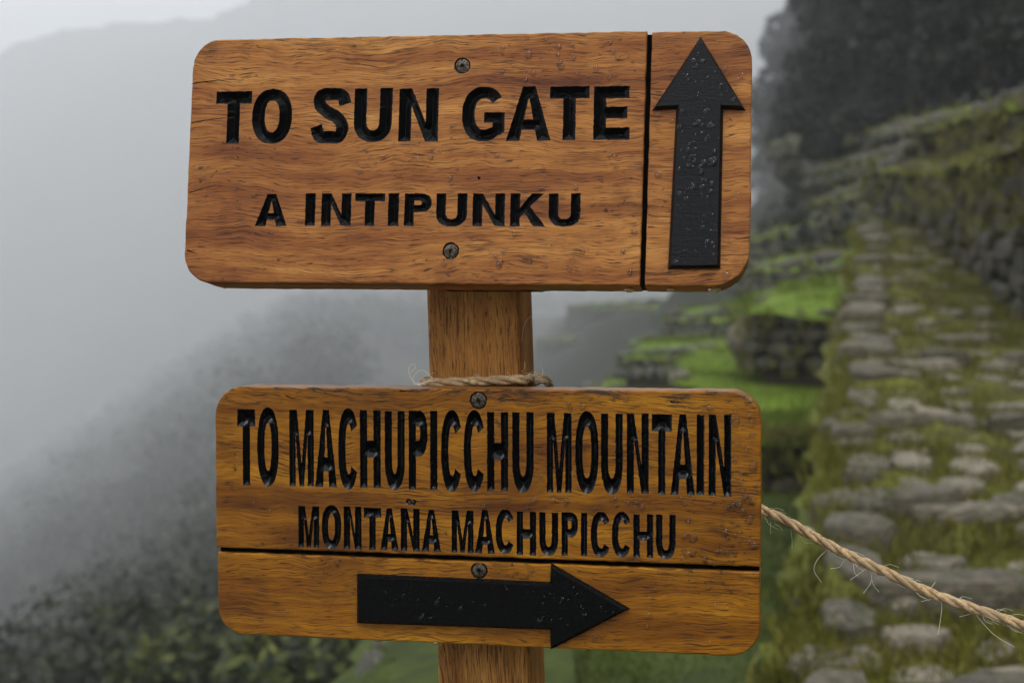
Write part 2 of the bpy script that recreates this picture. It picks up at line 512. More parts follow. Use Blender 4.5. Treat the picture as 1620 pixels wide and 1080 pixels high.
# paving stones of the path
taken = []
count = 0
Y = 4.6
while Y < 23.5 and count < 300:
    sz = rnd.uniform(0.20, 0.42)
    x, xr = path_l(Y) + 0.30, path_r(Y) - 0.1
    xmax = min(xr, 0.372 * Y + 0.5)
    while x < xmax:
        w = rnd.choice((0.18, 0.26, 0.34, 0.5, 0.75)) * rnd.uniform(0.85, 1.2)
        gap = rnd.uniform(0.02, 0.16)
        if rnd.random() < 0.86:
            yy = Y + jit(0.07)
            place(rnd.choice(SLABS), path, (x + w / 2, yy, path_z(yy) - 0.03 - 0.03 * min(1, max(0, (yy - 9) / 6)) + jit(0.03)), (w, sz * rnd.uniform(0.8, 1.15), rnd.uniform(0.14, 0.22)),
                  (slope * rnd.uniform(-0.2, 1.0) + jit(0.05), jit(0.07), jit(0.5)))
            count += 1
        x += w + gap
    Y += sz + rnd.uniform(0.05, 0.16)
# big stones along the path's left edge
Y = 4.7
k = 0
while Y < 22.5:
    L = rnd.choice((0.22, 0.32, 0.45, 0.7)) * rnd.uniform(0.85, 1.15)
    yy = Y + L / 2
    place(KERBS[k % 6], path, (path_l(yy) + 0.10 + jit(0.06), yy, path_z(yy) - 0.09 + jit(0.05)), (rnd.uniform(0.28, 0.60), L * 1.06, rnd.uniform(0.24, 0.38)),
          (slope * 0.6 + jit(0.05), jit(0.08), jit(0.2)), name='kerb_stone')
    k += 1
    Y += L
# a rough step across the path every couple of metres
for Y in (5.7, 6.9, 8.3, 10.1, 12.2):
    x = path_l(Y) + 0.2
    while x < min(path_r(Y) - 0.2, 0.372 * Y + 0.5):
        w = rnd.choice((0.3, 0.5, 0.85)) * rnd.uniform(0.85, 1.2)
        if rnd.random() < 0.2:
            x += w
            continue
        place(KERBS[rnd.randrange(6)], path, (x + w / 2, Y + jit(0.06), path_z(Y) - 0.05 + jit(0.03)), (w * 1.05, rnd.uniform(0.28, 0.5), rnd.uniform(0.26, 0.36)),
              (jit(0.06), jit(0.05), jit(0.15)), name='step_stone')
        x += w
# the sides of the raised path, built of stones
def wall_frame(P, Q):
    d = Vector((Q.x - P.x, Q.y - P.y, 0))
    L = d.length
    return d / L, L

def stone_wall(name, label, top_pts, base_z, size, cap_depth, cap_slope=0.06, objs=True, stones=None, mat=None, cap_mat=None, group=None, batter=0.08, cat='wall', maxn=300, lip=0.10):
    """retaining wall: top_pts run along its crown so that the visible face is on the right-hand side of the run; earth core, stones, grass crown"""
    mat = mat or M_WALL
    root_v, root_f = [], []
    pts = [Vector(p) for p in top_pts]
    # earth core with a turf crown
    n = len(pts)
    seg_n = [(wall_frame(pts[i], pts[i + 1])[0]) for i in range(n - 1)]
    nrm = []
    for i in range(n):
        d = seg_n[min(i, n - 2)] + seg_n[max(i - 1, 0)]
        d.normalize()
        nrm.append(Vector((d.y, -d.x, 0)))        # towards the visible side
    bz = base_z if hasattr(base_z, '__len__') else [base_z] * n
    core_v, core_f = [], []
    for i in range(n):
        p, q = pts[i], nrm[i]
        back = p - q * cap_depth
        core_v += [tuple(p + q * batter - Vector((0, 0, p.z - bz[i] + 0.6)) - q * 0.12), tuple(p - q * 0.12 - Vector((0, 0, 0.03))),
                   (back.x, back.y, p.z + cap_slope * cap_depth), (back.x, back.y, bz[i] - 3.0)]
    for i in range(n - 1):
        a, b = i * 4, i * 4 + 4
        for k_ in range(3):
            core_f.append((a + k_, b + k_, b + k_ + 1, a + k_ + 1))
    core_f += [(0, 1, 2, 3), tuple(range((n - 1) * 4 + 3, (n - 1) * 4 - 1, -1))]
    root = mesh_obj(name, core_v, core_f, M_EARTH)
    tag(root, label, cat, group)
    # crown
    cv, cf = [], []
    m_ = max(2, int(sum((pts[i + 1] - pts[i]).length for i in range(n - 1)) / max(0.25, size)))
    acc = [0]
    for i in range(n - 1):
        acc.append(acc[-1] + (pts[i + 1] - pts[i]).length)
    def along(s):
        for i in range(n - 1):
            if s <= acc[i + 1] or i == n - 2:
                t = (s - acc[i]) / (acc[i + 1] - acc[i])
                return pts[i].lerp(pts[i + 1], t), nrm[i].lerp(nrm[i + 1], t), bz[i] * (1 - t) + bz[i + 1] * t
    nd = 6
    for i in range(m_ + 1):
        p, q, b_ = along(acc[-1] * i / m_)
        for j in range(nd + 1):
            f = j / nd
            off = 0.21 * size / 0.3 if j == 0 else -f * cap_depth
            cz = p.z + cap_slope * cap_depth * f + rnd.uniform(-0.04, 0.06) * size / 0.3 + (-lip * size / 0.3 if j == 0 else 0.05)
            w_ = p + q * (off + (rnd.uniform(-0.06, 0.10) * size / 0.3 if j == 0 else 0))
            cv.append((w_.x, w_.y, cz))
    for i in range(m_):
        for j in range(nd):
            a = i * (nd + 1) + j
            cf.append((a, a + 1, a + nd + 2, a + nd + 1))
    mesh_obj('turf_crown', cv, cf, cap_mat or M_LAWN, root, smooth=True)
    # stones, course by course
    made = []
    H = max(p.z - b_ for p, b_ in zip(pts, bz))
    lev = 0.0
    while lev < H:
        ch = size * rnd.uniform(0.55, 0.85)
        s = -rnd.uniform(0, size)
        while s < acc[-1]:
            w = size * rnd.choice((0.55, 0.9, 1.3, 1.9)) * rnd.uniform(0.8, 1.2)
            sc = min(max(s + w / 2, 0), acc[-1])
            p, q, b_ = along(sc)
            zc = b_ + lev + ch / 2 + jit(0.06) * size
            if zc < p.z - 0.2 * ch:
                fr = 1 - (zc - b_) / max(0.1, p.z - b_)
                loc = p + q * (batter * fr + jit(0.06) * size / 0.3 - 0.03)
                loc.z = zc
                ang = math.atan2(-q.x, q.y) + math.pi     # local -y looks along q
                made.append((loc, (w * 1.03, size * 0.9, ch * 1.08), ang))
            s += w
        lev += ch
    stones = stones or BLOCKS
    if objs and len(made) > maxn:
        made.sort(key=lambda r: r[0].y)
    if objs:
        for loc, sc, ang in made[:maxn]:
            place(rnd.choice(stones), root, loc, sc, (jit(0.05), jit(0.06), ang + jit(0.08)))
        made = made[maxn:]
    if made:
        vs, fs = [], []
        for loc, sc, ang in made:
            me = rnd.choice(stones)
            c_, s_ = math.cos(ang + jit(0.06)), math.sin(ang + jit(0.06))
            b0 = len(vs)
            for v in me.vertices:
                x, y, z = v.co.x * sc[0], v.co.y * sc[1], v.co.z * sc[2]
                vs.append((loc.x + c_ * x - s_ * y, loc.y + s_ * x + c_ * y, loc.z + z))
            fs += [tuple(b0 + i for i in pl.vertices) for pl in me.polygons]
        so = mesh_obj('stonework', vs, fs, mat, root, smooth=True)
        so['kind'] = 'stuff'
    return root

# --- walls close by
P = at
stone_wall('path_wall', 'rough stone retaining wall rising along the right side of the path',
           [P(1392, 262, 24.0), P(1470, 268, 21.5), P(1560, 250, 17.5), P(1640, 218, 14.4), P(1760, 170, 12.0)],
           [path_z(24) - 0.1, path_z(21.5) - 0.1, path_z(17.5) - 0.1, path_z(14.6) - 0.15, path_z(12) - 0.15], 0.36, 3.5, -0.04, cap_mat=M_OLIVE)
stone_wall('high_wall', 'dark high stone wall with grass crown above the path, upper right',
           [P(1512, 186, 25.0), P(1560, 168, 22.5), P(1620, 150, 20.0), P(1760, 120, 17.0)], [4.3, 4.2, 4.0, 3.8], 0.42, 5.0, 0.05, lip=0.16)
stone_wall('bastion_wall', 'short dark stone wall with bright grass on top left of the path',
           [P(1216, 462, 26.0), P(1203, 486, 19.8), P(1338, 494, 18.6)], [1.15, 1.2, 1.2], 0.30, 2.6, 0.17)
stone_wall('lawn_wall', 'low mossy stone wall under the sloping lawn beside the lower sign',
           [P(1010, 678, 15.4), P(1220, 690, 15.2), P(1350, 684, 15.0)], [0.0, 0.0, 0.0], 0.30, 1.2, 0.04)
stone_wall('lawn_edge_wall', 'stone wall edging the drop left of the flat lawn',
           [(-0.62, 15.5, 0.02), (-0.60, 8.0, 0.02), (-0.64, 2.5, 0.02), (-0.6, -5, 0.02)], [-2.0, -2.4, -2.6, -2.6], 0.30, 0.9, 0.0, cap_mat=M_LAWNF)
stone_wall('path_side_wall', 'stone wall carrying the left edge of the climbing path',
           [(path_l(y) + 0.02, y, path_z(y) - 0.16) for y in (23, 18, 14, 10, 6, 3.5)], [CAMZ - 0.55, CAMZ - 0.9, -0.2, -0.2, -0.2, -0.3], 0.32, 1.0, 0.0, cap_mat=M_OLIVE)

# --- terraces curving away round the hillside, fading into the cloud
far = [
    ('third terrace wall, grass strip just above the lower sign', [(990, 551, 36), (1090, 549, 30), (1168, 545, 26)], 600, 0.34),
    ('terrace wall with grass crown level with the boulder', [(1060, 494, 46), (1140, 491, 36), (1212, 486, 29)], 552, 0.36),
    ('hazy terrace wall under the right end of the upper sign', [(900, 482, 260), (1010, 477, 150), (1105, 472, 80)], 535, 0.9),
    ('hazy middle terrace wall left of the green lawn', [(850, 534, 280), (960, 530, 160), (1060, 527, 80)], 588, 0.9),
    ('palest terrace wall beside the post, half lost in mist', [(790, 589, 330), (880, 586, 210), (990, 582, 105)], 650, 1.2),
    ('low terrace wall just over the lower sign top', [(930, 608, 46), (1000, 606, 38), (1065, 603, 32)], 660, 0.4),
    ('terrace wall behind the bastion with a bright grass strip', [(1190, 415, 36), (1250, 410, 31), (1330, 402, 26)], 470, 0.36),
    ('misty terrace wall right of the upper sign edge', [(1170, 368, 50), (1225, 363, 44), (1280, 356, 38)], 415, 0.45),
    ('scrubby terrace wall below the dark grass ledge', [(1300, 310, 38), (1370, 292, 32), (1445, 272, 27)], 385, 0.4),
    ('shadowed terrace wall above the dark grass ledge', [(1265, 262, 48), (1330, 253, 41), (1440, 228, 31)], 300, 0.45),
    ('topmost terrace wall running back under the forest', [(1225, 220, 58), (1300, 206, 48), (1400, 192, 38), (1510, 176, 28)], 255, 0.5),
]
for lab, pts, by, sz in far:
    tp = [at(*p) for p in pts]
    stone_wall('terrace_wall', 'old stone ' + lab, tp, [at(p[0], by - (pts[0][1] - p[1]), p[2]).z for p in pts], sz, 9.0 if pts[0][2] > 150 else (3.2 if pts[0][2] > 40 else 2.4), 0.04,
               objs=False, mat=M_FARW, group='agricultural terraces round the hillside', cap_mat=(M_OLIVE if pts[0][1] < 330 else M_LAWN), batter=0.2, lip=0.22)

# mossy boulder beside the bastion and a smaller one on the terrace edge
def boulder(name, label, loc, size, seed, mat):
    g = np.random.default_rng(seed)
    n, mrows = 16, 10
    vs, fs = [], []
    ks = g.normal(0, 1, (9, 3)); ph = g.uniform(0, 6.28, 9)
    for j in range(mrows + 1):
        th = math.pi * j / mrows
        for i in range(n):
            a = 2 * math.pi * i / n
            d = np.array([math.sin(th) * math.cos(a), math.sin(th) * math.sin(a), math.cos(th)])
            r = 1 + sum(0.07 * math.sin(2.2 * np.dot(ks[k_], d) + ph[k_]) for k_ in range(9)) + g.normal(0, 0.012)
            vs.append((d[0] * r * size[0], d[1] * r * size[1], d[2] * r * size[2]))
    for j in range(mrows):
        for i in range(n):
            a, b = j * n + i, j * n + (i + 1) % n
            fs.append((a, a + n, b + n, b))
    o = mesh_obj(name, vs, fs, mat, smooth=True)
    o.location = loc
    tag(o, label, 'boulder')
    return o
b1 = at(1183, 545, 20.5)
boulder('boulder', 'large dark grey boulder leaning at the left end of the bastion wall', b1, (0.26, 0.3, 0.36), 4, M_STONE)
b2 = at(1076, 600, 21)
boulder('boulder', 'small pale boulder at the left edge of the sloping lawn', b2, (0.17, 0.17, 0.15), 9, M_PAVE)

# ------------------------------------------------------------------ vegetation
class Geo:
    def __init__(self):
        self.v, self.f, self.n = [], [], 0
    def add(self, v, f):
        self.v.append(np.asarray(v, float)); self.f.append(np.asarray(f, int) + self.n); self.n += len(v)
    def build(self, name, mat, parent=None, smooth=False):
        v = np.concatenate(self.v)
        me = bpy.data.meshes.new(name)
        me.from_pydata(v.tolist(), [], [tuple(r) for blk in self.f for r in blk.tolist()])
        me.materials.append(mat)
        if smooth:
            me.polygons.foreach_set('use_smooth', [True] * len(me.polygons))
        me.update()
        o = bpy.data.objects.new(name, me)
        return link(o, parent)

def leaf_quads(cent, size, g):
    """N leaf-like diamond quads at cent (N,3)"""
    N = len(cent)
    a = g.normal(0, 1, (N, 3)); a /= np.linalg.norm(a, axis=1)[:, None]
    b = g.normal(0, 1, (N, 3)); b -= a * (a * b).sum(1)[:, None]; b /= np.linalg.norm(b, axis=1)[:, None]
    s = size * g.uniform(0.6, 1.4, N)[:, None]
    v = np.stack([cent - a * s, cent + b * s * 0.45, cent + a * s, cent - b * s * 0.45], 1).reshape(-1, 3)
    f = np.arange(4 * N).reshape(N, 4)
    return v, f

def crown_points(g, blobs, n):
    pts = []
    w = np.array([b[3] ** 2 for b in blobs]); w = w / w.sum()
    for b, k_ in zip(blobs, g.multinomial(n, w)):
        d = g.normal(0, 1, (k_, 3)); d /= np.linalg.norm(d, axis=1)[:, None]
        r = b[3] * g.uniform(0.55, 1.05, k_) ** 0.6
        pts.append(np.array(b[:3]) + d * r[:, None] * np.array([1, 1, 0.8]))
    return np.concatenate(pts)

def tube(path_pts, radii, n=7):
    P_ = [Vector(p) for p in path_pts]
    vs, fs = [], []
    for i, p in enumerate(P_):
        d = (P_[min(i + 1, len(P_) - 1)] - P_[max(i - 1, 0)]).normalized()
        u = d.orthogonal().normalized(); w = d.cross(u)
        for k_ in range(n):
            a = 2 * math.pi * k_ / n
            vs.append(tuple(p + (u * math.cos(a) + w * math.sin(a)) * radii[i]))
    for i in range(len(P_) - 1):
        for k_ in range(n):
            a, b = i * n + k_, i * n + (k_ + 1) % n
            fs.append((a, b, b + n, a + n))
    return vs, fs

def tree_meshes(seed, h, spread, n, leaf, mat):
    g = np.random.default_rng(seed)
    blobs, limbs = [], Geo()
    trunk = [(0, 0, -1.0), (0.05 * h * g.normal(), 0.03 * h * g.normal(), h * 0.35), (0.05 * h * g.normal(), 0.05 * h * g.normal(), h * 0.62), (0.06 * h * g.normal(), 0, h * 0.86)]
    limbs.add(*tube(trunk, [0.035 * h, 0.026 * h, 0.017 * h, 0.007 * h]))
    for k_ in range(9):
        a = g.uniform(0, 6.28)
        z = h * g.uniform(0.38, 0.92)
        r = spread * g.uniform(0.35, 1.0) * (1.15 - 0.6 * (z / h))
        c = (r * math.cos(a), r * math.sin(a), z)
        blobs.append((*c, spread * g.uniform(0.28, 0.50)))
        t0 = Vector(trunk[1]).lerp(Vector(trunk[2]), g.uniform(0, 1))
        limbs.add(*tube([t0, t0.lerp(Vector(c), 0.5) + Vector((0, 0, 0.03 * h)), c], [0.012 * h, 0.008 * h, 0.003 * h], 5))
    blobs.append((0, 0, h * 0.85, spread * 0.45))
    cg = Geo()
    cg.add(*leaf_quads(crown_points(g, blobs, n), leaf, g))
    return cg, limbs

def make_tree(name, seed, h, spread, n, leaf, mat):
    cg, lg = tree_meshes(seed, h, spread, n, leaf, mat)
    root = empty(name)
    lg.build('trunk', M_BARK, root, True)
    cg.build('crown', mat, root)
    return root
def copy_tree(root):
    r = root.copy(); COL.objects.link(r)
    for ch in list(root.children):
        c = ch.copy(); COL.objects.link(c); c.parent = r
    return r

# dark forest trees above the terraces, upper right
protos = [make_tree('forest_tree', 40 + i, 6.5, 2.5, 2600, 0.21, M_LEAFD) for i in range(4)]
spots = [(1262, 76, 0.8), (1290, 72, 0.9), (1308, 66, 0.95), (1330, 62, 1.1), (1352, 55, 1.0), (1372, 54, 1.2), (1400, 47, 1.0), (1432, 50, 1.2),
         (1460, 44, 0.95), (1492, 47, 1.15), (1520, 41, 0.95), (1552, 44, 1.15), (1580, 38, 0.9), (1610, 41, 1.1), (1640, 36, 1.0), (1310, 46, 0.62),
         (1372, 43, 0.66), (1436, 39, 0.6), (1500, 36, 0.55), (1560, 34, 0.55), (1618, 31, 0.55), (1690, 38, 1.1), (1470, 60, 1.3), (1540, 56, 1.3),
         (1604, 50, 1.3), (1405, 62, 1.35), (1348, 64, 1.2), (1660, 46, 1.3),
         (1222, 240, 2.6), (1246, 210, 2.5), (1268, 250, 2.9), (1290, 190, 2.6), (1312, 225, 2.9), (1336, 170, 2.5), (1235, 160, 1.7), (1262, 140, 1.7), (1296, 125, 1.7), (1330, 110, 1.6),
         (1360, 150, 2.6), (1388, 120, 2.2)]
for i, (px, d, s) in enumerate(spots):
    o = protos[i] if i < 4 else copy_tree(protos[i % 4])
    X = (px - 810) / FPX * d
    o.location = (X, d, float(hill(X, d)) - 0.2)
    o.rotation_euler.z = i * 1.7
    o.scale = (s, s, s * (0.92 + 0.05 * (i % 4)))
    if i == 0:
        lab = 'small tree at the left foot of the dark forest, above the topmost terrace end'
    elif i >= 28:
        lab = 'pale grey tree of the forest edge fading into the mist right of the upper sign'
    elif 15 <= i <= 20:
        lab = 'low dark tree at the foot of the forest just above the topmost terrace'
    else:
        lab = 'tall dark misty tree of the forest behind the low trees, upper right'
    tag(o, lab, 'tree', 'dark forest above the terraces')

# undergrowth of that forest and the scrub of the upper terraces: one mass
g = np.random.default_rng(77)
ug = Geo()
c = []
for _ in range(900):
    d = g.uniform(30, 62); px = g.uniform(1215, 1720)
    X = (px - 810) / FPX * d
    z = float(hill(X, d))
    rad = g.uniform(0.4, 1.0)
    c.append(np.array([X, d, z + rad * 0.4]) + g.normal(0, 1, (26, 3)) * rad * 0.5)
ug.add(*leaf_quads(np.concatenate(c), 0.16, g))
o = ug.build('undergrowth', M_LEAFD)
tag(o, 'tangled dark undergrowth between the forest trees', 'undergrowth', kind='stuff')

# brown-green scrub between the upper terraces
g = np.random.default_rng(78)
sg = Geo()
c = []
for _ in range(1100):
    d = g.uniform(26, 60); px = g.uniform(1205, 1510)
    X = (px - 810) / FPX * d
    z = float(hill(X, d))
    if (z - CAMZ) / d > 0.155:
        continue
    rad = g.uniform(0.25, 0.7)
    c.append(np.array([X, d, z + rad * 0.3]) + g.normal(0, 1, (22, 3)) * rad * 0.45)
sg.add(*leaf_quads(np.concatenate(c), 0.11, g))
o = sg.build('scrub', M_STRAWD)
tag(o, 'brown green scrub overgrowing the upper terraces', 'scrub', kind='stuff')

# cloud forest that covers the spur on the left: one mass of crowns
g = np.random.default_rng(5)
fg, tg = Geo(), Geo()
N = 0
while N < 3600:
    d = 150 + 1000 * g.uniform() ** 1.5
    u = g.uniform(-0.42, 0.10)
    X = u * d
    z = float(hill(X, d))
    if (z - CAMZ) / d < -0.34:
        continue
    if (u > -0.115 and d < 500) or (u > -0.02 and d < 850):
        continue
    hh = g.uniform(7.0, 16.0)
    sp = hh * g.uniform(0.30, 0.45)
    k_ = int(150 if d < 320 else 60)
    blobs = [(X + sp * g.normal() * 0.55, d + sp * g.normal() * 0.55, z + hh * g.uniform(0.45, 1.0), sp * g.uniform(0.5, 0.85)) for _ in range(4)]
    fg.add(*leaf_quads(crown_points(g, blobs, k_), 0.62 if d < 320 else 1.5, g))
    tg.add(*tube([(X, d, z - 0.5), (X, d, z + hh * 0.8)], [0.3, 0.1], 4))
    N += 1
K = 0
while K < 420:             # its nearest rows, rooted just below the picture
    d = 26 + 125 * g.uniform() ** 1.2
    u = g.uniform(-0.42, -0.07)
    X = u * d
    z = float(hill(X, d))
    px = 810 + FPX * u
    hh = g.uniform(4.5, 9.0) * (1 + 0.9 * min(1, max(0, (d - 55) / 60)))
    ty = 540 - FPX * (z + hh - CAMZ) / d
    if ty < np.interp(px, [0, 300, 500, 700], [1000, 945, 925, 985]) - (d - 26) * 1.35 or ty > 1130:
        continue
    sp = hh * g.uniform(0.26, 0.38)
    blobs = [(X + sp * g.normal() * 0.55, d + sp * g.normal() * 0.55, z + hh * g.uniform(0.5, 0.95), sp * g.uniform(0.45, 0.8)) for _ in range(6)]
    fg.add(*leaf_quads(crown_points(g, blobs, 800 if d < 70 else 420), 0.13 if d < 70 else 0.26, g))
    tg.add(*tube([(X, d, z - 0.5), (X, d, z + hh * 0.8)], [0.16, 0.05], 5))
    K += 1
o = fg.build('cloud_forest', M_LEAFM)
tag(o, 'misty cloud forest covering the slope at left', 'forest', kind='stuff')
tr = tg.build('trunks', M_BARK, o)
tr['kind'] = 'stuff'

# nearer shrubs and small trees under the lower sign, bottom left
sh = [(250, 1010, 27, 4.5, 'pale leaved shrub at the bottom left in front of the forest'),
      (330, 960, 30, 5.0, 'rounded shrub below the left corner of the lower sign'),
      (415, 1005, 22, 4.2, 'dark green shrub under the left half of the lower sign'),
      (490, 985, 26, 4.6, 'leafy shrub directly below the tail of the right pointing arrow'),
      (560, 1015, 20, 4.0, 'low dense shrub left of the post foot'),
      (620, 990, 24, 4.4, 'small tree behind the post foot, mostly hidden by the lower sign'),
      (170, 1040, 31, 4.8, 'grey green shrub near the bottom left corner of the picture')]
for i, (px, py, d, h, lab) in enumerate(sh):
    root = make_tree('shrub', 90 + i, h, h * 0.42, 3000, 0.13, M_LEAFS)
    tip = at(px, py, d)
    gz = float(hill(tip.x, d))
    H = max(2.0, tip.z - gz + 0.3)
    root.location = (tip.x, d, gz)
    s = H / (h * 1.05)
    root.scale = (max(0.8, min(s, 1.3)), max(0.8, min(s, 1.3)), s)
    tag(root, lab, 'shrub', 'shrubs on the slope below the sign')

# grass: tufts along edges, between paving stones and over the lawns
def tufts(pts, hgt, blades, g, spread=0.05):
    pts = np.repeat(np.asarray(pts), blades, 0)
    N = len(pts)
    base = pts + np.c_[g.normal(0, spread, (N, 2)), np.zeros(N)]
    a = g.uniform(0, 6.28, N)
    h = hgt * g.uniform(0.5, 1.3, N)
    lean = g.normal(0, 0.35, (N, 2)) * h[:, None]
    side = np.c_[np.cos(a), np.sin(a), np.zeros(N)] * (0.05 * h + 0.003)[:, None]
    tip = base + np.c_[lean, h]
    mid = base + np.c_[lean * 0.35, h * 0.6]
    v = np.stack([base - side, base + side, mid + side * 0.7, tip, mid - side * 0.7], 1).reshape(-1, 3)
    return v, np.arange(5 * N).reshape(N, 5)
g = np.random.default_rng(12)
gr, st, ol, gd = Geo(), Geo(), Geo(), Geo()
pp = []
for _ in range(4200):      # path turf
    Y = 4.8 + 18 * g.uniform() ** 1.3
    X = g.uniform(path_l(Y), min(path_r(Y), 0.4 * Y))
    pp.append((X, Y, path_z(Y)))
ol.add(*tufts(pp[:3100], 0.065, 8, g, 0.08))
st.add(*tufts(pp[3100:], 0.06, 7, g, 0.07))
pp = []
for _ in range(700):       # fringe of the path edge
    Y = 4.8 + 18 * g.uniform()
    pp.append((path_l(Y) - 0.05 + g.normal(0, 0.07), Y, path_z(Y) - 0.06))
ol.add(*tufts(pp, 0.11, 8, g, 0.05))
pp = []
for _ in range(6000):      # flat lawn
    Y = 4.5 + 11 * g.uniform()
    pp.append((g.uniform(-0.6, path_l(Y)), Y, 0.0))
gd.add(*tufts(pp, 0.035, 6, g, 0.08))
pp = []
for _ in range(5200):      # sloping lawn
    p = lawnB(g.uniform(), g.uniform())
    pp.append(p)
gr.add(*tufts(pp, 0.035, 6, g, 0.09))
pp = []
for _ in range(900):       # scrub at the foot of the lawn and on the bank
    t = g.uniform()
    p = at(1205 + 140 * t + g.normal(0, 6), 690 + g.normal(0, 8), 15.1)
    pp.append((p.x, p.y + g.normal(0, 0.15), p.z - 0.05))
st.add(*tufts(pp[:140], 0.12, 6, g, 0.06))
ol.add(*tufts(pp[140:420], 0.10, 6, g, 0.06))
for ob in [q for q in bpy.data.objects if q.name.startswith('turf_crown')]:
    par = ob.parent
    if not par.name.startswith(('path_wall', 'high_wall', 'bastion', 'lawn_wall', 'terrace')):
        continue
    co = np.array([v.co[:] for v in ob.data.vertices])
    k_ = 420 if not par.name.startswith('terrace') else 150
    sel = co[g.integers(0, len(co), k_)] + np.c_[g.normal(0, 0.12, (k_, 2)), np.zeros(k_)]
    hi_ = co[:, 2].mean() > 3.4
    (ol if hi_ else gr).add(*tufts(sel, 0.12 if not par.name.startswith('terrace') else 0.2, 7, g, 0.09))
    # weeds hanging from the joints of the wall
    e_ = co[::7][g.integers(0, len(co[::7]), k_ // 3)]
    e_ = e_ - np.c_[np.zeros((len(e_), 2)), g.uniform(0.05, 0.9, len(e_))] + np.c_[g.normal(0, 0.06, (len(e_), 2)), np.zeros(len(e_))]
    ol.add(*tufts(e_, 0.16, 6, g, 0.07))
# tussocks hanging over the right-hand path wall
co = []
for _ in range(170):
    t = g.uniform()
    a_, b_ = at(1470, 268, 21.5), at(1640, 218, 14.4)
    p = a_.lerp(b_, t)
    co.append((p.x - g.uniform(0, 0.15), p.y - 0.1, p.z - g.uniform(0, 1.4)))
st.add(*tufts(co, 0.22, 6, g, 0.06))
o = gr.build('grass', M_GRASS)
tag(o, 'short wet green grass on the lawns and between the stones', 'grass', kind='stuff')
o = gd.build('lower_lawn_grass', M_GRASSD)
tag(o, 'dark green grass of the flat lawn under the lower sign', 'grass', kind='stuff')
o = ol.build('path_grass', M_OLIVEG)
tag(o, 'olive green grass growing between the path stones', 'grass', kind='stuff')
o = st.build('dry_grass', M_STRAW)
tag(o, 'straw coloured dry grass tussocks on walls and banks', 'grass', kind='stuff')

# ------------------------------------------------------------------ the signpost
def ROT(rx, ry, rz):
    Rx = Matrix.Rotation(R(rx), 3, 'X'); Ry = Matrix.Rotation(R(ry), 3, 'Y'); Rz = Matrix.Rotation(R(rz), 3, 'Z')
    M0 = Matrix(((1, 0, 0), (0, 0, -1), (0, 1, 0)))
    return M0 @ (Rx @ Ry @ Rz)

class Board:
    """plane of a sign board: local x right, y up, z towards the viewer"""
    def __init__(self, rot, t, W, H):
        self.R = ROT(*rot)
        self.t = Vector((t[0], t[1], t[2] + CAMZ))
        self.W, self.H = W, H
        self.M = Matrix.Translation(self.t) @ self.R.to_4x4()
    def loc(self, px, py):
        """board coordinates of the point seen at a pixel"""
        o = Vector((0, 0, CAMZ))
        d = at(px, py, 1.0) - o
        nz = self.R @ Vector((0, 0, 1))
        s = (self.t - o).dot(nz) / d.dot(nz)
        q = self.R.transposed() @ (o + d * s - self.t)
        return np.array([q.x, q.y])

UP = Board((-4.9, -8.45, -1.45), (-0.0531, 1.4930, 0.1920), 0.600, 0.2657)
LO = Board((1.5, -10.57, 0.05), (-0.0353, 1.4952, -0.1848), 0.585, 0.2697)

signpost = empty('signpost', (-0.03, 1.58, 0))
tag(signpost, 'wooden signpost with two carved varnished boards and black arrows', 'signpost')
inv = Matrix.Translation(Vector((0.03, -1.58, 0)))

# ---- letters drawn in a unit box
def arc(cx_, cy_, rx, ry, a0, a1, n=18, p=2.3):
    out = []
    for i in range(n + 1):
        a = R(a0 + (a1 - a0) * i / n)
        c_, s_ = math.cos(a), math.sin(a)
        k_ = (abs(c_) ** p + abs(s_) ** p) ** (-1 / p)
        out.append((cx_ + rx * c_ * k_, cy_ + ry * s_ * k_))
    return out
def stroke(pts, half, aspect, n=10, cap=0):
    """constant-width stroke along a smooth curve; aspect = width/height of the box; half in heights"""
    P_ = [np.array((p[0] * aspect, p[1])) for p in pts]
    P_ = [2 * P_[0] - P_[1]] + P_ + [2 * P_[-1] - P_[-2]]
    C = []
    for i in range(1, len(P_) - 2):
        for k_ in range(n):
            t = k_ / n
            a, b, c_, d = P_[i - 1], P_[i], P_[i + 1], P_[i + 2]
            C.append(0.5 * (2 * b + (c_ - a) * t + (2 * a - 5 * b + 4 * c_ - d) * t * t + (3 * b - a - 3 * c_ + d) * t ** 3))
    C.append(P_[-2])
    C = np.array(C)
    T = np.gradient(C, axis=0); T /= np.linalg.norm(T, axis=1)[:, None]
    Nn = np.c_[-T[:, 1], T[:, 0]]
    pl = np.concatenate([C + Nn * half, (C - Nn * half)[::-1]])
    pl[:, 0] /= aspect
    return [tuple(q) for q in pl]
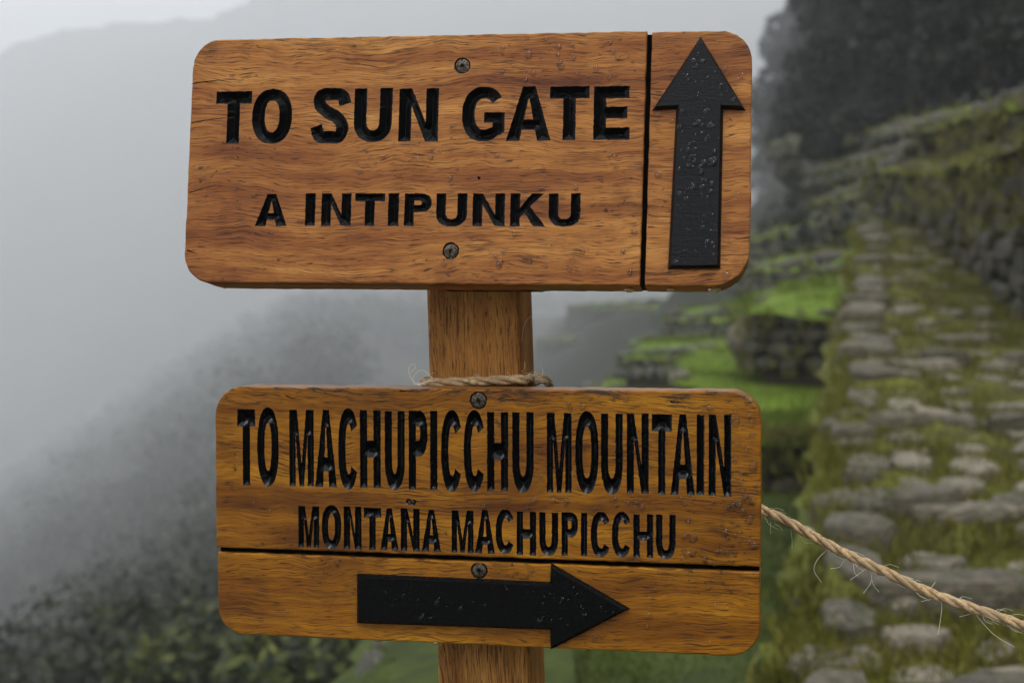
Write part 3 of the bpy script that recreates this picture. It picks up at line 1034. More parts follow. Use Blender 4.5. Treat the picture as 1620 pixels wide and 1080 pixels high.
def glyph(ch, sw, sh, aspect):
    """contours of a capital in the unit box; sw stem width in box widths, sh bar height in box heights"""
    s, h = sw, sh
    if ch == 'I': return [[(0, 0), (1, 0), (1, 1), (0, 1)]]
    if ch == 'T': return [[(0.5 - s / 2, 0), (0.5 + s / 2, 0), (0.5 + s / 2, 1 - h), (1, 1 - h), (1, 1), (0, 1), (0, 1 - h), (0.5 - s / 2, 1 - h)]]
    if ch == 'E': return [[(0, 0), (1, 0), (1, h), (s, h), (s, 0.5 - h * 0.45), (0.93, 0.5 - h * 0.45), (0.93, 0.5 + h * 0.5), (s, 0.5 + h * 0.5), (s, 1 - h), (0.98, 1 - h), (0.98, 1), (0, 1)]]
    if ch == 'H': return [[(0, 0), (s, 0), (s, 0.5 - h / 2), (1 - s, 0.5 - h / 2), (1 - s, 0), (1, 0), (1, 1), (1 - s, 1), (1 - s, 0.5 + h / 2), (s, 0.5 + h / 2), (s, 1), (0, 1)]]
    if ch == 'N': return [[(0, 0), (s, 0), (s, 0.66), (1 - s, 0), (1, 0), (1, 1), (1 - s, 1), (1 - s, 0.36), (s, 1), (0, 1)]]
    if ch == 'M':
        s = s * 0.86
        return [[(0, 0), (s, 0), (s, 0.66), (0.5 - s * 0.36, 0), (0.5 + s * 0.36, 0), (1 - s, 0.66), (1 - s, 0), (1, 0), (1, 1), (1 - s * 1.22, 1), (0.5, 0.30), (s * 1.22, 1), (0, 1)]]
    if ch == 'A':
        l = s * 1.08; c0 = 0.20; ya = 0.80
        ix = lambda y: l + (0.5 - l) * y / ya
        return [[(0, 0), (l, 0), (ix(c0), c0), (1 - ix(c0), c0), (1 - l, 0), (1, 0), (0.64, 1), (0.36, 1)],
                [(ix(c0 + h * 0.85), c0 + h * 0.85), (1 - ix(c0 + h * 0.85), c0 + h * 0.85), (0.5 + 0.012, ya - 0.03), (0.5 - 0.012, ya - 0.03)]]
    if ch == 'K': return [[(0, 0), (s, 0), (s, 0.27), (s + 0.13, 0.41), (1 - s * 1.25, 0), (1, 0), (0.56, 0.60), (0.97, 1), (0.97 - s * 1.3, 1), (s, 0.56), (s, 1), (0, 1)]]
    if ch == 'U':
        r = 0.40
        o = [(0, 1)] + arc(0.5, r, 0.5, r, 180, 360, 22) + [(1, 1), (1 - s, 1)]
        return [o + arc(0.5, r, 0.5 - s, r - h * 0.95, 360, 180, 18) + [(s, 1)]]
    if ch == 'O': return [arc(0.5, 0.5, 0.5, 0.5, 0, 360, 44)[:-1], arc(0.5, 0.5, 0.5 - s, 0.5 - h * 0.92, 0, 360, 36)[:-1]]
    if ch == 'C': return [arc(0.5, 0.5, 0.5, 0.5, 33, 327, 40) + arc(0.52, 0.5, 0.52 - s, 0.5 - h * 0.92, 318, 42, 32)]
    if ch == 'G':
        o = arc(0.5, 0.5, 0.5, 0.5, 36, 308, 38) + [(1, 0.16), (1, 0.53), (0.52, 0.53), (0.52, 0.53 - h * 0.85), (1 - s * 0.95, 0.53 - h * 0.85), (1 - s * 0.95, 0.26)]
        return [o + arc(0.52, 0.5, 0.52 - s, 0.5 - h * 0.95, 300, 42, 30)]
    if ch == 'P':
        b = 0.42
        o = [(0, 0), (s, 0), (s, b)] + arc(0.55, (1 + b) / 2, 0.45, (1 - b) / 2, 270, 450, 20) + [(0, 1)]
        c0, c1 = b + h * 0.92, 1 - h * 0.92
        hh = [(s, c0)] + arc(0.52, (c0 + c1) / 2, max(0.06, 0.48 - s), (c1 - c0) / 2, 270, 450, 14) + [(s, c1)]
        return [o, hh]
    if ch == 'S':
        hw = h / 2
        return [stroke([(0.90, 0.70), (0.80, 0.86), (0.50, 1 - hw), (0.21, 0.86), (0.20, 0.68), (0.42, 0.56), (0.68, 0.46), (0.83, 0.30), (0.74, 0.12), (0.48, hw), (0.20, 0.13), (0.09, 0.31)], hw, aspect)]
    if ch == '~': return [stroke([(0.06, 0.25), (0.28, 0.72), (0.55, 0.50), (0.78, 0.32), (0.94, 0.80)], 0.24, aspect, 6)]

def densify(poly, step):
    out = []
    n = len(poly)
    for i in range(n):
        a, b = np.array(poly[i]), np.array(poly[(i + 1) % n])
        k_ = max(1, int(np.linalg.norm(b - a) / step))
        for j in range(k_):
            out.append(a + (b - a) * j / k_)
    return np.array(out)
def edges_of(contours):
    return np.concatenate([np.concatenate([c_, np.roll(c_, -1, 0)], 1) for c_ in contours])
def inside(p, E):
    """even-odd test of points p against edges E"""
    res = np.zeros(len(p), bool)
    for k_ in range(0, len(p), 4000):
        q = p[k_:k_ + 4000]
        y = q[:, 1:2]
        cond = (E[None, :, 1] > y) != (E[None, :, 3] > y)
        dy = E[None, :, 3] - E[None, :, 1]
        dy = np.where(np.abs(dy) < 1e-12, 1e-12, dy)
        xi = E[None, :, 0] + (y - E[None, :, 1]) / dy * (E[None, :, 2] - E[None, :, 0])
        res[k_:k_ + 4000] = ((cond & (q[:, 0:1] < xi)).sum(1) % 2) == 1
    return res
def dist_to(p, E):
    out = np.full(len(p), 1e9)
    a, b = E[:, :2], E[:, 2:]
    ab = b - a
    L2 = np.maximum((ab ** 2).sum(1), 1e-16)
    for k_ in range(0, len(p), 3000):
        q = p[k_:k_ + 3000]
        t = np.clip(((q[:, None] - a) * ab).sum(2) / L2, 0, 1)
        d = np.linalg.norm(q[:, None] - (a + t[..., None] * ab), axis=2)
        out[k_:k_ + 3000] = d.min(1)
    return out
def cdt(contours, extra=None):
    vs, ed = [], []
    for c_ in contours:
        b0 = len(vs)
        vs += [Vector((float(x), float(y))) for x, y in c_]
        ed += [(b0 + i, b0 + (i + 1) % len(c_)) for i in range(len(c_))]
    if extra is not None:
        vs += [Vector((float(x), float(y))) for x, y in extra]
    r = delaunay_2d_cdt(vs, ed, [], 0, 1e-7)
    v = np.array([(q.x, q.y) for q in r[0]])
    f = np.array([t for t in r[2] if len(t) == 3])
    E = edges_of(contours)
    ok = inside(v[f].mean(1), E)
    f = f[ok]
    # all faces look towards +z
    a, b, c_ = v[f[:, 0]], v[f[:, 1]], v[f[:, 2]]
    flip = ((b - a)[:, 0] * (c_ - a)[:, 1] - (b - a)[:, 1] * (c_ - a)[:, 0]) < 0
    f[flip] = f[flip][:, ::-1]
    return v, f, E

def carve(name, contours, mat, parent, slope_, dmax, step, g, noise_=0.0, z0=0.0):
    """V-cut recess below the face: depth grows with the distance from the outline"""
    allp = np.concatenate(contours)
    lo, hi = allp.min(0), allp.max(0)
    xs_ = np.arange(lo[0], hi[0], step); ys_ = np.arange(lo[1], hi[1], step)
    G_ = np.stack(np.meshgrid(xs_, ys_), -1).reshape(-1, 2)
    G_ = G_ + g.uniform(-0.22, 0.22, G_.shape) * step
    E = edges_of(contours)
    G_ = G_[inside(G_, E)]
    if len(G_):
        G_ = G_[dist_to(G_, E) > step * 0.45]
    v, f, E = cdt(contours, G_)
    d = dist_to(v, E)
    d[d < 1e-6] = 0
    z = -np.minimum(d * slope_, dmax) - (d > 0) * np.abs(g.normal(0, noise_, len(v)))
    return mesh_obj(name, np.c_[v, z + z0], f, mat, parent)

def rounded_rect(x0, y0, x1, y1, rad, corners, n=12):
    """corners: radius factors for (left-bottom, right-bottom, right-top, left-top)"""
    pts = []
    for (cx_, cy_, a0, k_) in ((x0, y0, 180, 0), (x1, y0, 270, 1), (x1, y1, 0, 2), (x0, y1, 90, 3)):
        r = rad * corners[k_]
        if r < 1e-5:
            pts.append((cx_, cy_))
            continue
        ox = cx_ + (r if k_ in (0, 3) else -r)
        oy = cy_ + (r if k_ in (0, 1) else -r)
        for i in range(n + 1):
            a = R(a0 + 90 * i / n)
            pts.append((ox + r * math.cos(a), oy + r * math.sin(a)))
    return pts
def offset_poly(poly, d):
    """inward offset of a CCW polygon"""
    P_ = np.asarray(poly, float)
    a = P_ - np.roll(P_, 1, 0); b = np.roll(P_, -1, 0) - P_
    a /= np.linalg.norm(a, axis=1)[:, None]; b /= np.linalg.norm(b, axis=1)[:, None]
    na = np.c_[-a[:, 1], a[:, 0]]; nb_ = np.c_[-b[:, 1], b[:, 0]]
    m_ = na + nb_
    m_ /= np.maximum(0.25, (m_ * na).sum(1))[:, None]
    return P_ + m_ * d

def panel(name, outline, holes, thick, mat, parent, g, bevel=0.0016):
    """solid plank piece: front face with cut-outs, worn front edges, sides and back"""
    o = densify(outline, 0.008)
    o = o + np.c_[g.normal(0, 0.00022, len(o)), g.normal(0, 0.00022, len(o))]
    i1 = offset_poly(o, bevel)
    v, f, E = cdt([i1] + holes)
    V_ = [tuple((x, y, 0.0)) for x, y in v]
    F_ = [tuple(t) for t in f]
    n = len(o)
    b0 = len(V_)
    V_ += [(x, y, 0.0) for x, y in i1]
    i2 = offset_poly(o, bevel * 0.3)
    V_ += [(x, y, -bevel * 0.35) for x, y in i2]
    V_ += [(x, y, -bevel) for x, y in o]
    V_ += [(x, y, -thick + bevel) for x, y in o]
    V_ += [(x, y, -thick) for x, y in i1]
    for r_ in range(4):
        for i in range(n):
            a, b = b0 + r_ * n + i, b0 + r_ * n + (i + 1) % n
            F_.append((a, a + n, b + n, b))
    F_.append(tuple(b0 + 4 * n + i for i in range(n))[::-1])
    return mesh_obj(name, V_, F_, mat, parent)

def raised(name, outline, h, bevel, mat, parent):
    """raised block with chamfered edges"""
    o = np.asarray(outline, float)
    i1 = offset_poly(o, bevel)
    n = len(o)
    V_ = [(x, y, -0.0008) for x, y in o] + [(x, y, h * 0.45) for x, y in offset_poly(o, bevel * 0.22)] + [(x, y, h) for x, y in i1]
    F_ = []
    for r_ in range(2):
        for i in range(n):
            a, b = r_ * n + i, r_ * n + (i + 1) % n
            F_.append((a, b, b + n, a + n))
    v, f, E = cdt([i1])
    b0 = len(V_)
    V_ += [(x, y, h) for x, y in v]
    F_ += [tuple(b0 + t) for t in f]
    return mesh_obj(name, V_, F_, mat, parent)

def ccw(poly):
    P_ = np.asarray(poly, float)
    x, y = P_[:, 0], P_[:, 1]
    if (x * np.roll(y, -1) - np.roll(x, -1) * y).sum() < 0:
        P_ = P_[::-1]
    return P_

THICK = 0.055
def make_letters(B, specs, swpx, shpx, g):
    """specs: (char, x0, x1, ytop, ybottom) in photograph pixels; returns (char, contours in board metres)"""
    out = []
    for ch, x0, x1, yt, yb in specs:
        cxp, cyp = (x0 + x1) / 2, (yt + yb) / 2
        c0 = B.loc(cxp, cyp)
        w = np.linalg.norm(B.loc(x1, cyp) - B.loc(x0, cyp))
        h = np.linalg.norm(B.loc(cxp, yb) - B.loc(cxp, yt))
        s_ = swpx / (x1 - x0)
        cs = glyph(ch, s_, shpx / (yb - yt), w / h)
        res = []
        for c_ in cs:
            P_ = np.array(c_)
            P_ = np.c_[c0[0] + (P_[:, 0] - 0.5) * w, c0[1] + (P_[:, 1] - 0.5) * h]
            P_ = densify(ccw(P_), 0.0022)
            P_ = P_ + g.normal(0, 0.00016, P_.shape)
            res.append(P_)
        out.append((ch, res))
    return out

def circle(c_, r, n=28, g=None, j=0.0):
    a = np.linspace(0, 2 * np.pi, n, endpoint=False)
    rr = r * (1 + (g.normal(0, j, n) if g is not None else 0))
    return np.c_[c_[0] + rr * np.cos(a), c_[1] + rr * np.sin(a)]

def sliver(B, pts, wpx, g):
    """a crack: thin lens-shaped outline along photograph points"""
    P_ = np.array([B.loc(*p) for p in pts])
    t = np.linspace(0, 1, 14)
    s = np.linspace(0, 1, len(P_))
    C = np.c_[np.interp(t, s, P_[:, 0]), np.interp(t, s, P_[:, 1])]
    C[:, 1] += g.normal(0, 0.00035, 14)
    w = wpx * 0.00067 * 0.5 * np.interp(t, [0, 0.1, 0.6, 1], [1.0, 1.0, 0.7, 0.12])
    up_ = C + np.c_[np.zeros(14), w]; dn = C - np.c_[np.zeros(14), w]
    return ccw(np.concatenate([up_, dn[::-1]]))

def screw(B, name, px, py, rpx, parent, g, rotz):
    c_ = B.loc(px, py)
    r = rpx * 0.00067
    # head with a cross recess, domed
    n = 40
    star = []
    for k_ in range(16):
        a = R(rotz) + k_ * math.pi / 8
        rad = r * (0.56 if k_ % 4 == 0 else (0.40 if k_ % 4 == 2 else 0.24))
        star.append((rad * math.cos(a), rad * math.sin(a)))
    star = ccw(star)
    rim = circle((0, 0), r, n)
    mid = circle((0, 0), r * 0.8, 24)
    v, f, E = cdt([rim, star][0:1] + [star], mid)
    rr = np.linalg.norm(v, axis=1)
    z = 0.0010 * (1 - (rr / r) ** 2)
    V_ = [tuple(q) for q in np.c_[v + c_, z - 0.0012]]
    F_ = [tuple(t) for t in f]
    b0 = len(V_)
    V_ += [(x + c_[0], y + c_[1], 0.0010 * (1 - (math.hypot(x, y) / r) ** 2) - 0.0012) for x, y in star]
    V_ += [(x * 0.55 + c_[0], y * 0.55 + c_[1], -0.0048) for x, y in star]
    m_ = len(star)
    for i in range(m_):
        a, b = b0 + i, b0 + (i + 1) % m_
        F_.append((a, b, b + m_, a + m_))
    F_.append(tuple(b0 + m_ + i for i in range(m_)))
    b1_ = len(V_)
    V_ += [(x + c_[0], y + c_[1], -0.0012) for x, y in rim] + [(x * 0.9 + c_[0], y * 0.9 + c_[1], -0.0045) for x, y in rim]
    for i in range(n):
        a, b = b1_ + i, b1_ + (i + 1) % n
        F_.append((a + n, b + n, b, a))
    return mesh_obj(name, V_, F_, M_SCREW, parent)

def sign_board(B, name, letters, rects, groove, arrow_px, screws, cracks, holes_px, wood_m, arrow_m, label, g, vertical_groove, carve_par):
    W, H = B.W, B.H
    rad = 0.031
    x0, x1, y0, y1 = -W / 2, W / 2, -H / 2, H / 2
    cut = []
    for ch, cs in letters:
        cut += cs
    ga, gb = B.loc(*groove[0]), B.loc(*groove[1])
    hw = 0.0026
    if vertical_groove:
        gxm = lambda y: ga[0] + (gb[0] - ga[0]) * (y - ga[1]) / (gb[1] - ga[1])
        main = [p for p in rounded_rect(x0, y0, x1, y1, rad, (1, 0, 0, 1))]
        main = [(gxm(p[1]) - hw, p[1]) if p[0] > x1 - 1e-6 else p for p in main]
        side = [p for p in rounded_rect(x0, y0, x1, y1 - 0.001, rad, (0, 1.25, 1.05, 0))]
        side = [(gxm(p[1]) + hw, p[1]) if p[0] < x0 + 1e-6 else p for p in side]
        gv = [(gxm(y) + s_ * (hw + 0.0012), y, z) for z in (-0.0085, -THICK + 0.004) for y in (y0 + 0.0009, y1 - 0.0016) for s_ in (-1, 1)]
    else:
        gym = lambda x: ga[1] + (gb[1] - ga[1]) * (x - ga[0]) / (gb[0] - ga[0])
        main = [p for p in rounded_rect(x0, y0, x1, y1, rad, (0, 0, 1, 1))]
        main = [(p[0], gym(p[0]) + hw) if p[1] < y0 + 1e-6 else p for p in main]
        side = [p for p in rounded_rect(x0 + 0.0016, y0, x1 - 0.0004, y1, rad, (1, 1, 0, 0))]
        side = [(p[0], gym(p[0]) - hw) if p[1] > y1 - 1e-6 else p for p in side]
        gv = [(x, gym(x) + s_ * (hw + 0.0012), z) for z in (-0.0085, -THICK + 0.004) for x in (x0 + 0.0022, x1 - 0.0014) for s_ in (-1, 1)]
    main, side = ccw(main), ccw(side)
    E_main, E_side = edges_of([main]), edges_of([side])
    def on_main(c_):
        return inside(np.array([c_.mean(0)]), E_main)[0]
    sc_h = [circle(B.loc(px, py), rp * 0.00067 * 1.22, 28, g, 0.03) for px, py, rp, a in screws]
    ck = [sliver(B, p, w, g) for p, w in cracks]
    hl = [circle(B.loc(px, py), rp * 0.00067, 12, g, 0.1) for px, py, rp in holes_px]
    hm = cut + [c_ for c_ in sc_h + ck + hl if on_main(c_)]
    hs = [c_ for c_ in sc_h + ck + hl if not on_main(c_)]
    board = panel(name, main, hm, THICK, wood_m, signpost, g)
    board.matrix_local = inv @ B.M
    board['label'] = label
    ap = panel('arrow_panel', side, hs, THICK - 0.001, wood_m, board, g)
    ap.location = (0, 0, -0.0006)
    mesh_obj('groove', gv, [(0, 2, 3, 1), (4, 5, 7, 6), (0, 1, 5, 4), (2, 6, 7, 3), (0, 4, 6, 2), (1, 3, 7, 5)], M_GROOVE, board)
    for ch, cs in letters:
        o = carve('tilde' if ch == '~' else 'letter', cs, carve_par[2], board, carve_par[0], carve_par[1], 0.00085, g, 0.0)
        o['label'] = 'black tilde cut over the letter N' if ch == '~' else 'carved black letter ' + ch
    for c_ in ck:
        carve('crack', [c_], M_CRACK, board, 3.0, 0.004, 0.0008, g)
    for c_ in hl:
        carve('nail_hole', [c_], M_BURN, board, 3.0, 0.005, 0.0007, g)  # small dark wormhole in the board's face
    for (px, py, rp, a), c_ in zip(screws, sc_h):
        cz = -0.0006 if not on_main(c_) else 0.0
        carve('screw_hole', [c_], M_BURN, board, 2.2, 0.0050, 0.0012, g, z0=cz)
        screw(B, 'screw', px, py, rp, board, g, a)
    ar = raised('arrow', ccw([B.loc(*p) for p in arrow_px]), 0.0060, 0.0032, arrow_m, board)
    ar['label'] = 'raised black arrow pointing ' + ('up' if vertical_groove else 'right')
    return board

g = np.random.default_rng(21)
L1 = [('T', 341, 397.6, 144.8, 227.5), ('O', 399, 462, 141, 227.5), ('S', 495.4, 551.6, 139.6, 226.6), ('U', 560, 620.4, 139.6, 225), ('N', 631, 693.6, 140, 224),
      ('G', 731, 798.6, 137.4, 223.8), ('A', 801, 872, 136.8, 223), ('T', 869.6, 932, 136.8, 222), ('E', 939, 996.5, 136.5, 221.4)]
L2 = [('A', 404, 454.4, 307, 357.8), ('I', 483, 499, 306, 357), ('N', 508.4, 555.6, 306, 357), ('T', 561.5, 608.7, 306, 357.6), ('I', 614, 631, 306, 357.6),
      ('P', 639.6, 682.8, 306, 357.5), ('U', 690, 739, 306, 358.5), ('N', 747.7, 798.6, 306, 357.5), ('K', 807.3, 862.8, 306, 358), ('U', 867.8, 918.4, 306, 358.7)]
L3 = [('T', 375.6, 404, 647.3, 767.7), ('O', 407, 441, 644, 769), ('M', 457.7, 496.5, 648, 769), ('A', 498.4, 533, 648, 770), ('C', 535, 567, 645.4, 774.4),
      ('H', 569.4, 602.4, 648.5, 771.4), ('U', 608.6, 640.4, 650.4, 775), ('P', 646.5, 676.5, 649.4, 774.4), ('I', 680.5, 692, 649.8, 774.4), ('C', 697.8, 731.4, 648.5, 777.5),
      ('C', 733.6, 767.5, 648.5, 777.5), ('H', 770.6, 804, 651.6, 776), ('U', 810.3, 844.3, 652, 779), ('M', 865, 904.4, 653, 779), ('O', 910, 947, 649.8, 781),
      ('U', 950.7, 985.3, 654, 782), ('N', 991.5, 1026.4, 654, 780.6), ('T', 1031, 1063, 655, 782), ('A', 1061, 1099.5, 655, 782.8), ('I', 1102, 1114.3, 655.6, 783), ('N', 1121, 1157, 655.6, 784.3)]
L4 = [('M', 472, 505, 800, 865.5), ('O', 509, 540, 798.5, 868), ('N', 543.8, 572, 800.7, 868.6), ('T', 575.6, 603, 802.8, 869.5), ('A', 601.5, 630.5, 803.5, 870),
      ('N', 634, 664, 804, 871.7), ('~', 642.5, 657.5, 787.5, 800.5), ('A', 667, 698, 806, 872.6), ('M', 714.4, 749, 807, 874), ('A', 751.5, 783, 806, 875), ('C', 784, 814.4, 805.3, 875.7),
      ('H', 817.4, 848.3, 809, 878), ('U', 853, 883, 810, 878.8), ('P', 888.4, 914.3, 810, 878.8), ('I', 919, 929, 811, 879.4), ('C', 934.7, 966, 809, 881),
      ('C', 968, 999, 809, 881), ('H', 1002, 1033.5, 813, 882), ('U', 1037.8, 1069, 813.6, 884)]
lets_up = make_letters(UP, L1, 20.0, 19.5, g) + make_letters(UP, L2, 15.5, 12.5, g)
lets_lo = make_letters(LO, L3, 11.6, 27.0, g) + make_letters(LO, L4, 10.2, 15.0, g)

board_up = sign_board(
    UP, 'upper_board', lets_up, None, ((1027.8, 46), (1016.2, 451)),
    [(1108.5, 58), (1031.7, 175), (1069.5, 173.5), (1056.5, 426), (1139.7, 425), (1144.5, 173.5), (1180, 175)],
    [(731.5, 104, 10.8, 20), (713, 397, 11.0, 50)],
    [([(303.6, 132), (340, 127.5), (396, 126)], 2.0), ([(301.6, 194), (330, 190), (372, 186)], 1.8), ([(298.5, 305), (322, 298), (345, 292)], 1.6),
     ([(296, 395), (300, 397), (312, 402)], 3.0)],
    [(757.5, 281.5, 2.6)], M_WUP, M_ARROW, 'upper board reading TO SUN GATE, A INTIPUNKU, with an up arrow', g, True, (0.72, 0.0055, M_BLACK))
board_lo = sign_board(
    LO, 'lower_board', lets_lo, None, ((341, 869), (1203, 900.5)),
    [(565, 906.5), (565, 985), (870, 995.5), (871, 1027), (997, 962), (871.5, 889.8), (870, 919.8)],
    [(757, 633, 11.5, 30), (758, 902, 11.0, 75)],
    [([(1060, 635), (1070, 636), (1080, 637)], 3.2), ([(632, 619), (645, 618), (656, 618.5)], 2.6), ([(452, 626), (462, 630), (474, 628)], 2.6)],
    [], M_WLO, M_ARROWL, 'lower board reading TO MACHUPICCHU MOUNTAIN, MONTAÑA MACHUPICCHU, with a right arrow', g, False, (0.85, 0.0080, M_BLACKL))

# ---- post
def post_center(py, Y=1.605):
    return at(764.5 + (py - 600) * 0.0325, py, Y)
pt, pb = post_center(250), post_center(1700)
pw, pd, rb = 0.104, 0.10, 0.006
ax = (pt - pb).normalized()
yaw = R(9.5)
xa = Vector((math.cos(yaw), -math.sin(yaw), 0)); xa = (xa - ax * xa.dot(ax)).normalized()
ya_ = ax.cross(xa)
Hp = (pt - pb).length + 0.9
outl = densify(ccw(rounded_rect(-pw / 2, -pd / 2, pw / 2, pd / 2, rb, (1, 1, 1, 1), 5)), 0.03)
nseg = 40
g = np.random.default_rng(8)
pv, pf = [], []
for k_ in range(nseg + 1):
    z = Hp * k_ / nseg
    for q in outl:
        pv.append((q[0] + 0.0006 * math.sin(z * 9 + q[1] * 40), q[1], z))
m_ = len(outl)
for k_ in range(nseg):
    for i in range(m_):
        a, b = k_ * m_ + i, k_ * m_ + (i + 1) % m_
        pf.append((a, b, b + m_, a + m_))
pf += [tuple(range(m_))[::-1], tuple(nseg * m_ + i for i in range(m_))]
post = mesh_obj('post', pv, pf, M_WPO, signpost)
foot = pb - ax * (Hp - (pt - pb).length)
Mp = Matrix((xa, ya_, ax)).transposed().to_4x4()
post.matrix_local = inv @ Matrix.Translation(foot) @ Mp
# added dark strip painting the shade in the gap behind the upper board
sp = mesh_obj('packing_strip', [(x, y, z) for z in (-0.018, 0.0) for y in (-0.1318, 0.06) for x in (-0.05, 0.055)],
              [(0, 1, 3, 2)[::-1], (4, 5, 7, 6), (0, 1, 5, 4), (2, 6, 7, 3), (0, 4, 6, 2), (1, 3, 7, 5)], M_BURN, signpost)
c_ = UP.loc(767, 300)
sp.matrix_local = inv @ UP.M @ Matrix.Translation(Vector((c_[0], 0.0, -THICK - 0.0005)))

# ---- rain drops on the boards
def droplets(B, board, spec, g, name, zfun, hang):
    geo = Geo()
    nr, ns = 5, 12
    def cap(cx_, cy_, r, h, z0, sx, sy, skew):
        vs = []
        for j in range(nr):
            th = (math.pi / 2) * j / nr
            for i in range(ns):
                a = 2 * math.pi * i / ns
                rr = math.cos(th) * r * (1 + 0.10 * math.sin(2 * a + skew) + 0.06 * math.sin(3 * a + 2 * skew))
                zz = math.sin(th) * h
                vs.append((cx_ + rr * math.cos(a) * sx, cy_ + rr * math.sin(a) * sy - 0.12 * r * math.sin(th), z0 + zz))
        vs.append((cx_, cy_ - 0.12 * r, z0 + h))
        fs3, fs4 = [], []
        for j in range(nr - 1):
            for i in range(ns):
                a, b = j * ns + i, j * ns + (i + 1) % ns
                fs4.append((a, b, b + ns, a + ns))
        for i in range(ns):
            fs3.append(((nr - 1) * ns + i, (nr - 1) * ns + (i + 1) % ns, nr * ns, nr * ns))
        return vs, fs4, fs3
    V_, F_ = [], []
    for (xa_, xb_, ya0, yb0, n, rmin, rmax) in spec:
        for _ in range(n):
            px, py = g.uniform(xa_, xb_), g.uniform(ya0, yb0)
            c_ = B.loc(px, py)
            z0 = zfun(px, py)
            if z0 is None:
                continue
            r = (rmin + (rmax - rmin) * g.uniform() ** 1.7) * 0.00075
            vs, f4, f3 = cap(c_[0], c_[1], r, r * g.uniform(0.38, 0.6), z0 - 0.00005, g.uniform(0.85, 1.2), g.uniform(0.85, 1.35), g.uniform(0, 6))
            b0 = len(V_)
            V_ += vs
            F_ += [tuple(b0 + i for i in f) for f in f4] + [tuple(b0 + i for i in f[:3]) for f in f3]
    for px, py, w, h in hang:          # drops about to fall from the lower edge
        c_ = B.loc(px, py)
        b0 = len(V_)
        for j in range(7):
            th = math.pi * j / 6
            for i in range(10):
                a = 2 * math.pi * i / 10
                V_.append((c_[0] + math.sin(th) * math.cos(a) * w * 0.00067, c_[1] + math.cos(th) * h * 0.00067, -0.012 + math.sin(th) * math.sin(a) * 0.006))
        for j in range(6):
            for i in range(10):
                a, b = b0 + j * 10 + i, b0 + j * 10 + (i + 1) % 10
                F_.append((a, a + 10, b + 10, b))
    o = mesh_obj(name, V_, F_, M_WATER, board, smooth=True)
    o['kind'] = 'stuff'
    return o
E_lu = edges_of([c_ for ch, cs in lets_up for c_ in cs])
E_ll = edges_of([c_ for ch, cs in lets_lo for c_ in cs])
def zmap(B, E, arrow, hgt):
    A = np.array(ccw([B.loc(*p) for p in arrow]))
    EA, EI = edges_of([A]), edges_of([offset_poly(A, 0.0045)])
    def f(px, py):
        c_ = np.array([B.loc(px, py)])
        if inside(c_, EI)[0]: return hgt
        if inside(c_, EA)[0] or dist_to(c_, EA)[0] < 0.003: return None
        if inside(c_, E)[0] or dist_to(c_, E)[0] < 0.0022: return None
        return 0.0
    return f
AU = [(1108.5, 58), (1031.7, 175), (1069.5, 173.5), (1056.5, 426), (1139.7, 425), (1144.5, 173.5), (1180, 175)]
AL = [(565, 906.5), (565, 985), (870, 995.5), (871, 1027), (997, 962), (871.5, 889.8), (870, 919.8)]
g = np.random.default_rng(33)
droplets(UP, board_up, [(790, 1005, 60, 130, 46, 1.5, 5.5), (560, 1005, 235, 300, 40, 1.2, 4.2), (700, 1005, 365, 440, 34, 1.2, 4.5), (1040, 1180, 90, 440, 40, 1.2, 5),
                        (1060, 1142, 80, 420, 150, 0.8, 3.6), (1062, 1140, 190, 300, 26, 2.5, 5.5), (320, 560, 70, 440, 30, 0.9, 2.5)], g, 'water_droplets',
         zmap(UP, E_lu, AU, 0.006), [(995, 456, 9, 4.5), (1130, 455, 10, 6), (1060, 455.5, 6, 3)])
droplets(LO, board_lo, [(1160, 1198, 640, 880, 60, 1.5, 6), (860, 1195, 625, 650, 26, 1.2, 4.5), (760, 1190, 786, 805, 40, 1.5, 5), (1075, 1190, 800, 890, 30, 1.5, 5.5),
                        (700, 1180, 905, 1020, 46, 1.2, 4.5), (600, 980, 900, 1000, 60, 1.0, 4.0), (360, 700, 660, 860, 40, 0.8, 3.0), (390, 560, 880, 990, 20, 0.8, 2.6), (560, 1150, 660, 780, 60, 1.0, 3.2)],
         g, 'water_droplets', zmap(LO, E_ll, AL, 0.006), [(595, 1014, 8, 5), (690, 1019, 8, 5), (925, 1029, 9, 4)])

# ------------------------------------------------------------------ rope
def catmull(pts, n):
    P_ = [Vector(p) for p in pts]
    P_ = [P_[0] * 2 - P_[1]] + P_ + [P_[-1] * 2 - P_[-2]]
    out = []
    for i in range(1, len(P_) - 2):
        for k_ in range(n):
            t = k_ / n
            a, b, c_, d = P_[i - 1], P_[i], P_[i + 1], P_[i + 2]
            out.append(0.5 * (2 * b + (c_ - a) * t + (2 * a - 5 * b + 4 * c_ - d) * t * t + (3 * b - a - 3 * c_ + d) * t ** 3))
    out.append(P_[-2])
    return out
def resample(pts, step):
    d = [0]
    for a, b in zip(pts, pts[1:]):
        d.append(d[-1] + (b - a).length)
    n = max(4, int(d[-1] / step))
    arr = np.array([p[:] for p in pts])
    s = np.linspace(0, d[-1], n)
    return [Vector(q) for q in np.c_[np.interp(s, d, arr[:, 0]), np.interp(s, d, arr[:, 1]), np.interp(s, d, arr[:, 2])]], d[-1]
def frames(P_):
    T = [(P_[min(i + 1, len(P_) - 1)] - P_[max(i - 1, 0)]).normalized() for i in range(len(P_))]
    u = T[0].orthogonal().normalized()
    U = []
    for t in T:
        u = (u - t * u.dot(t)).normalized()
        U.append(u.copy())
    return T, U
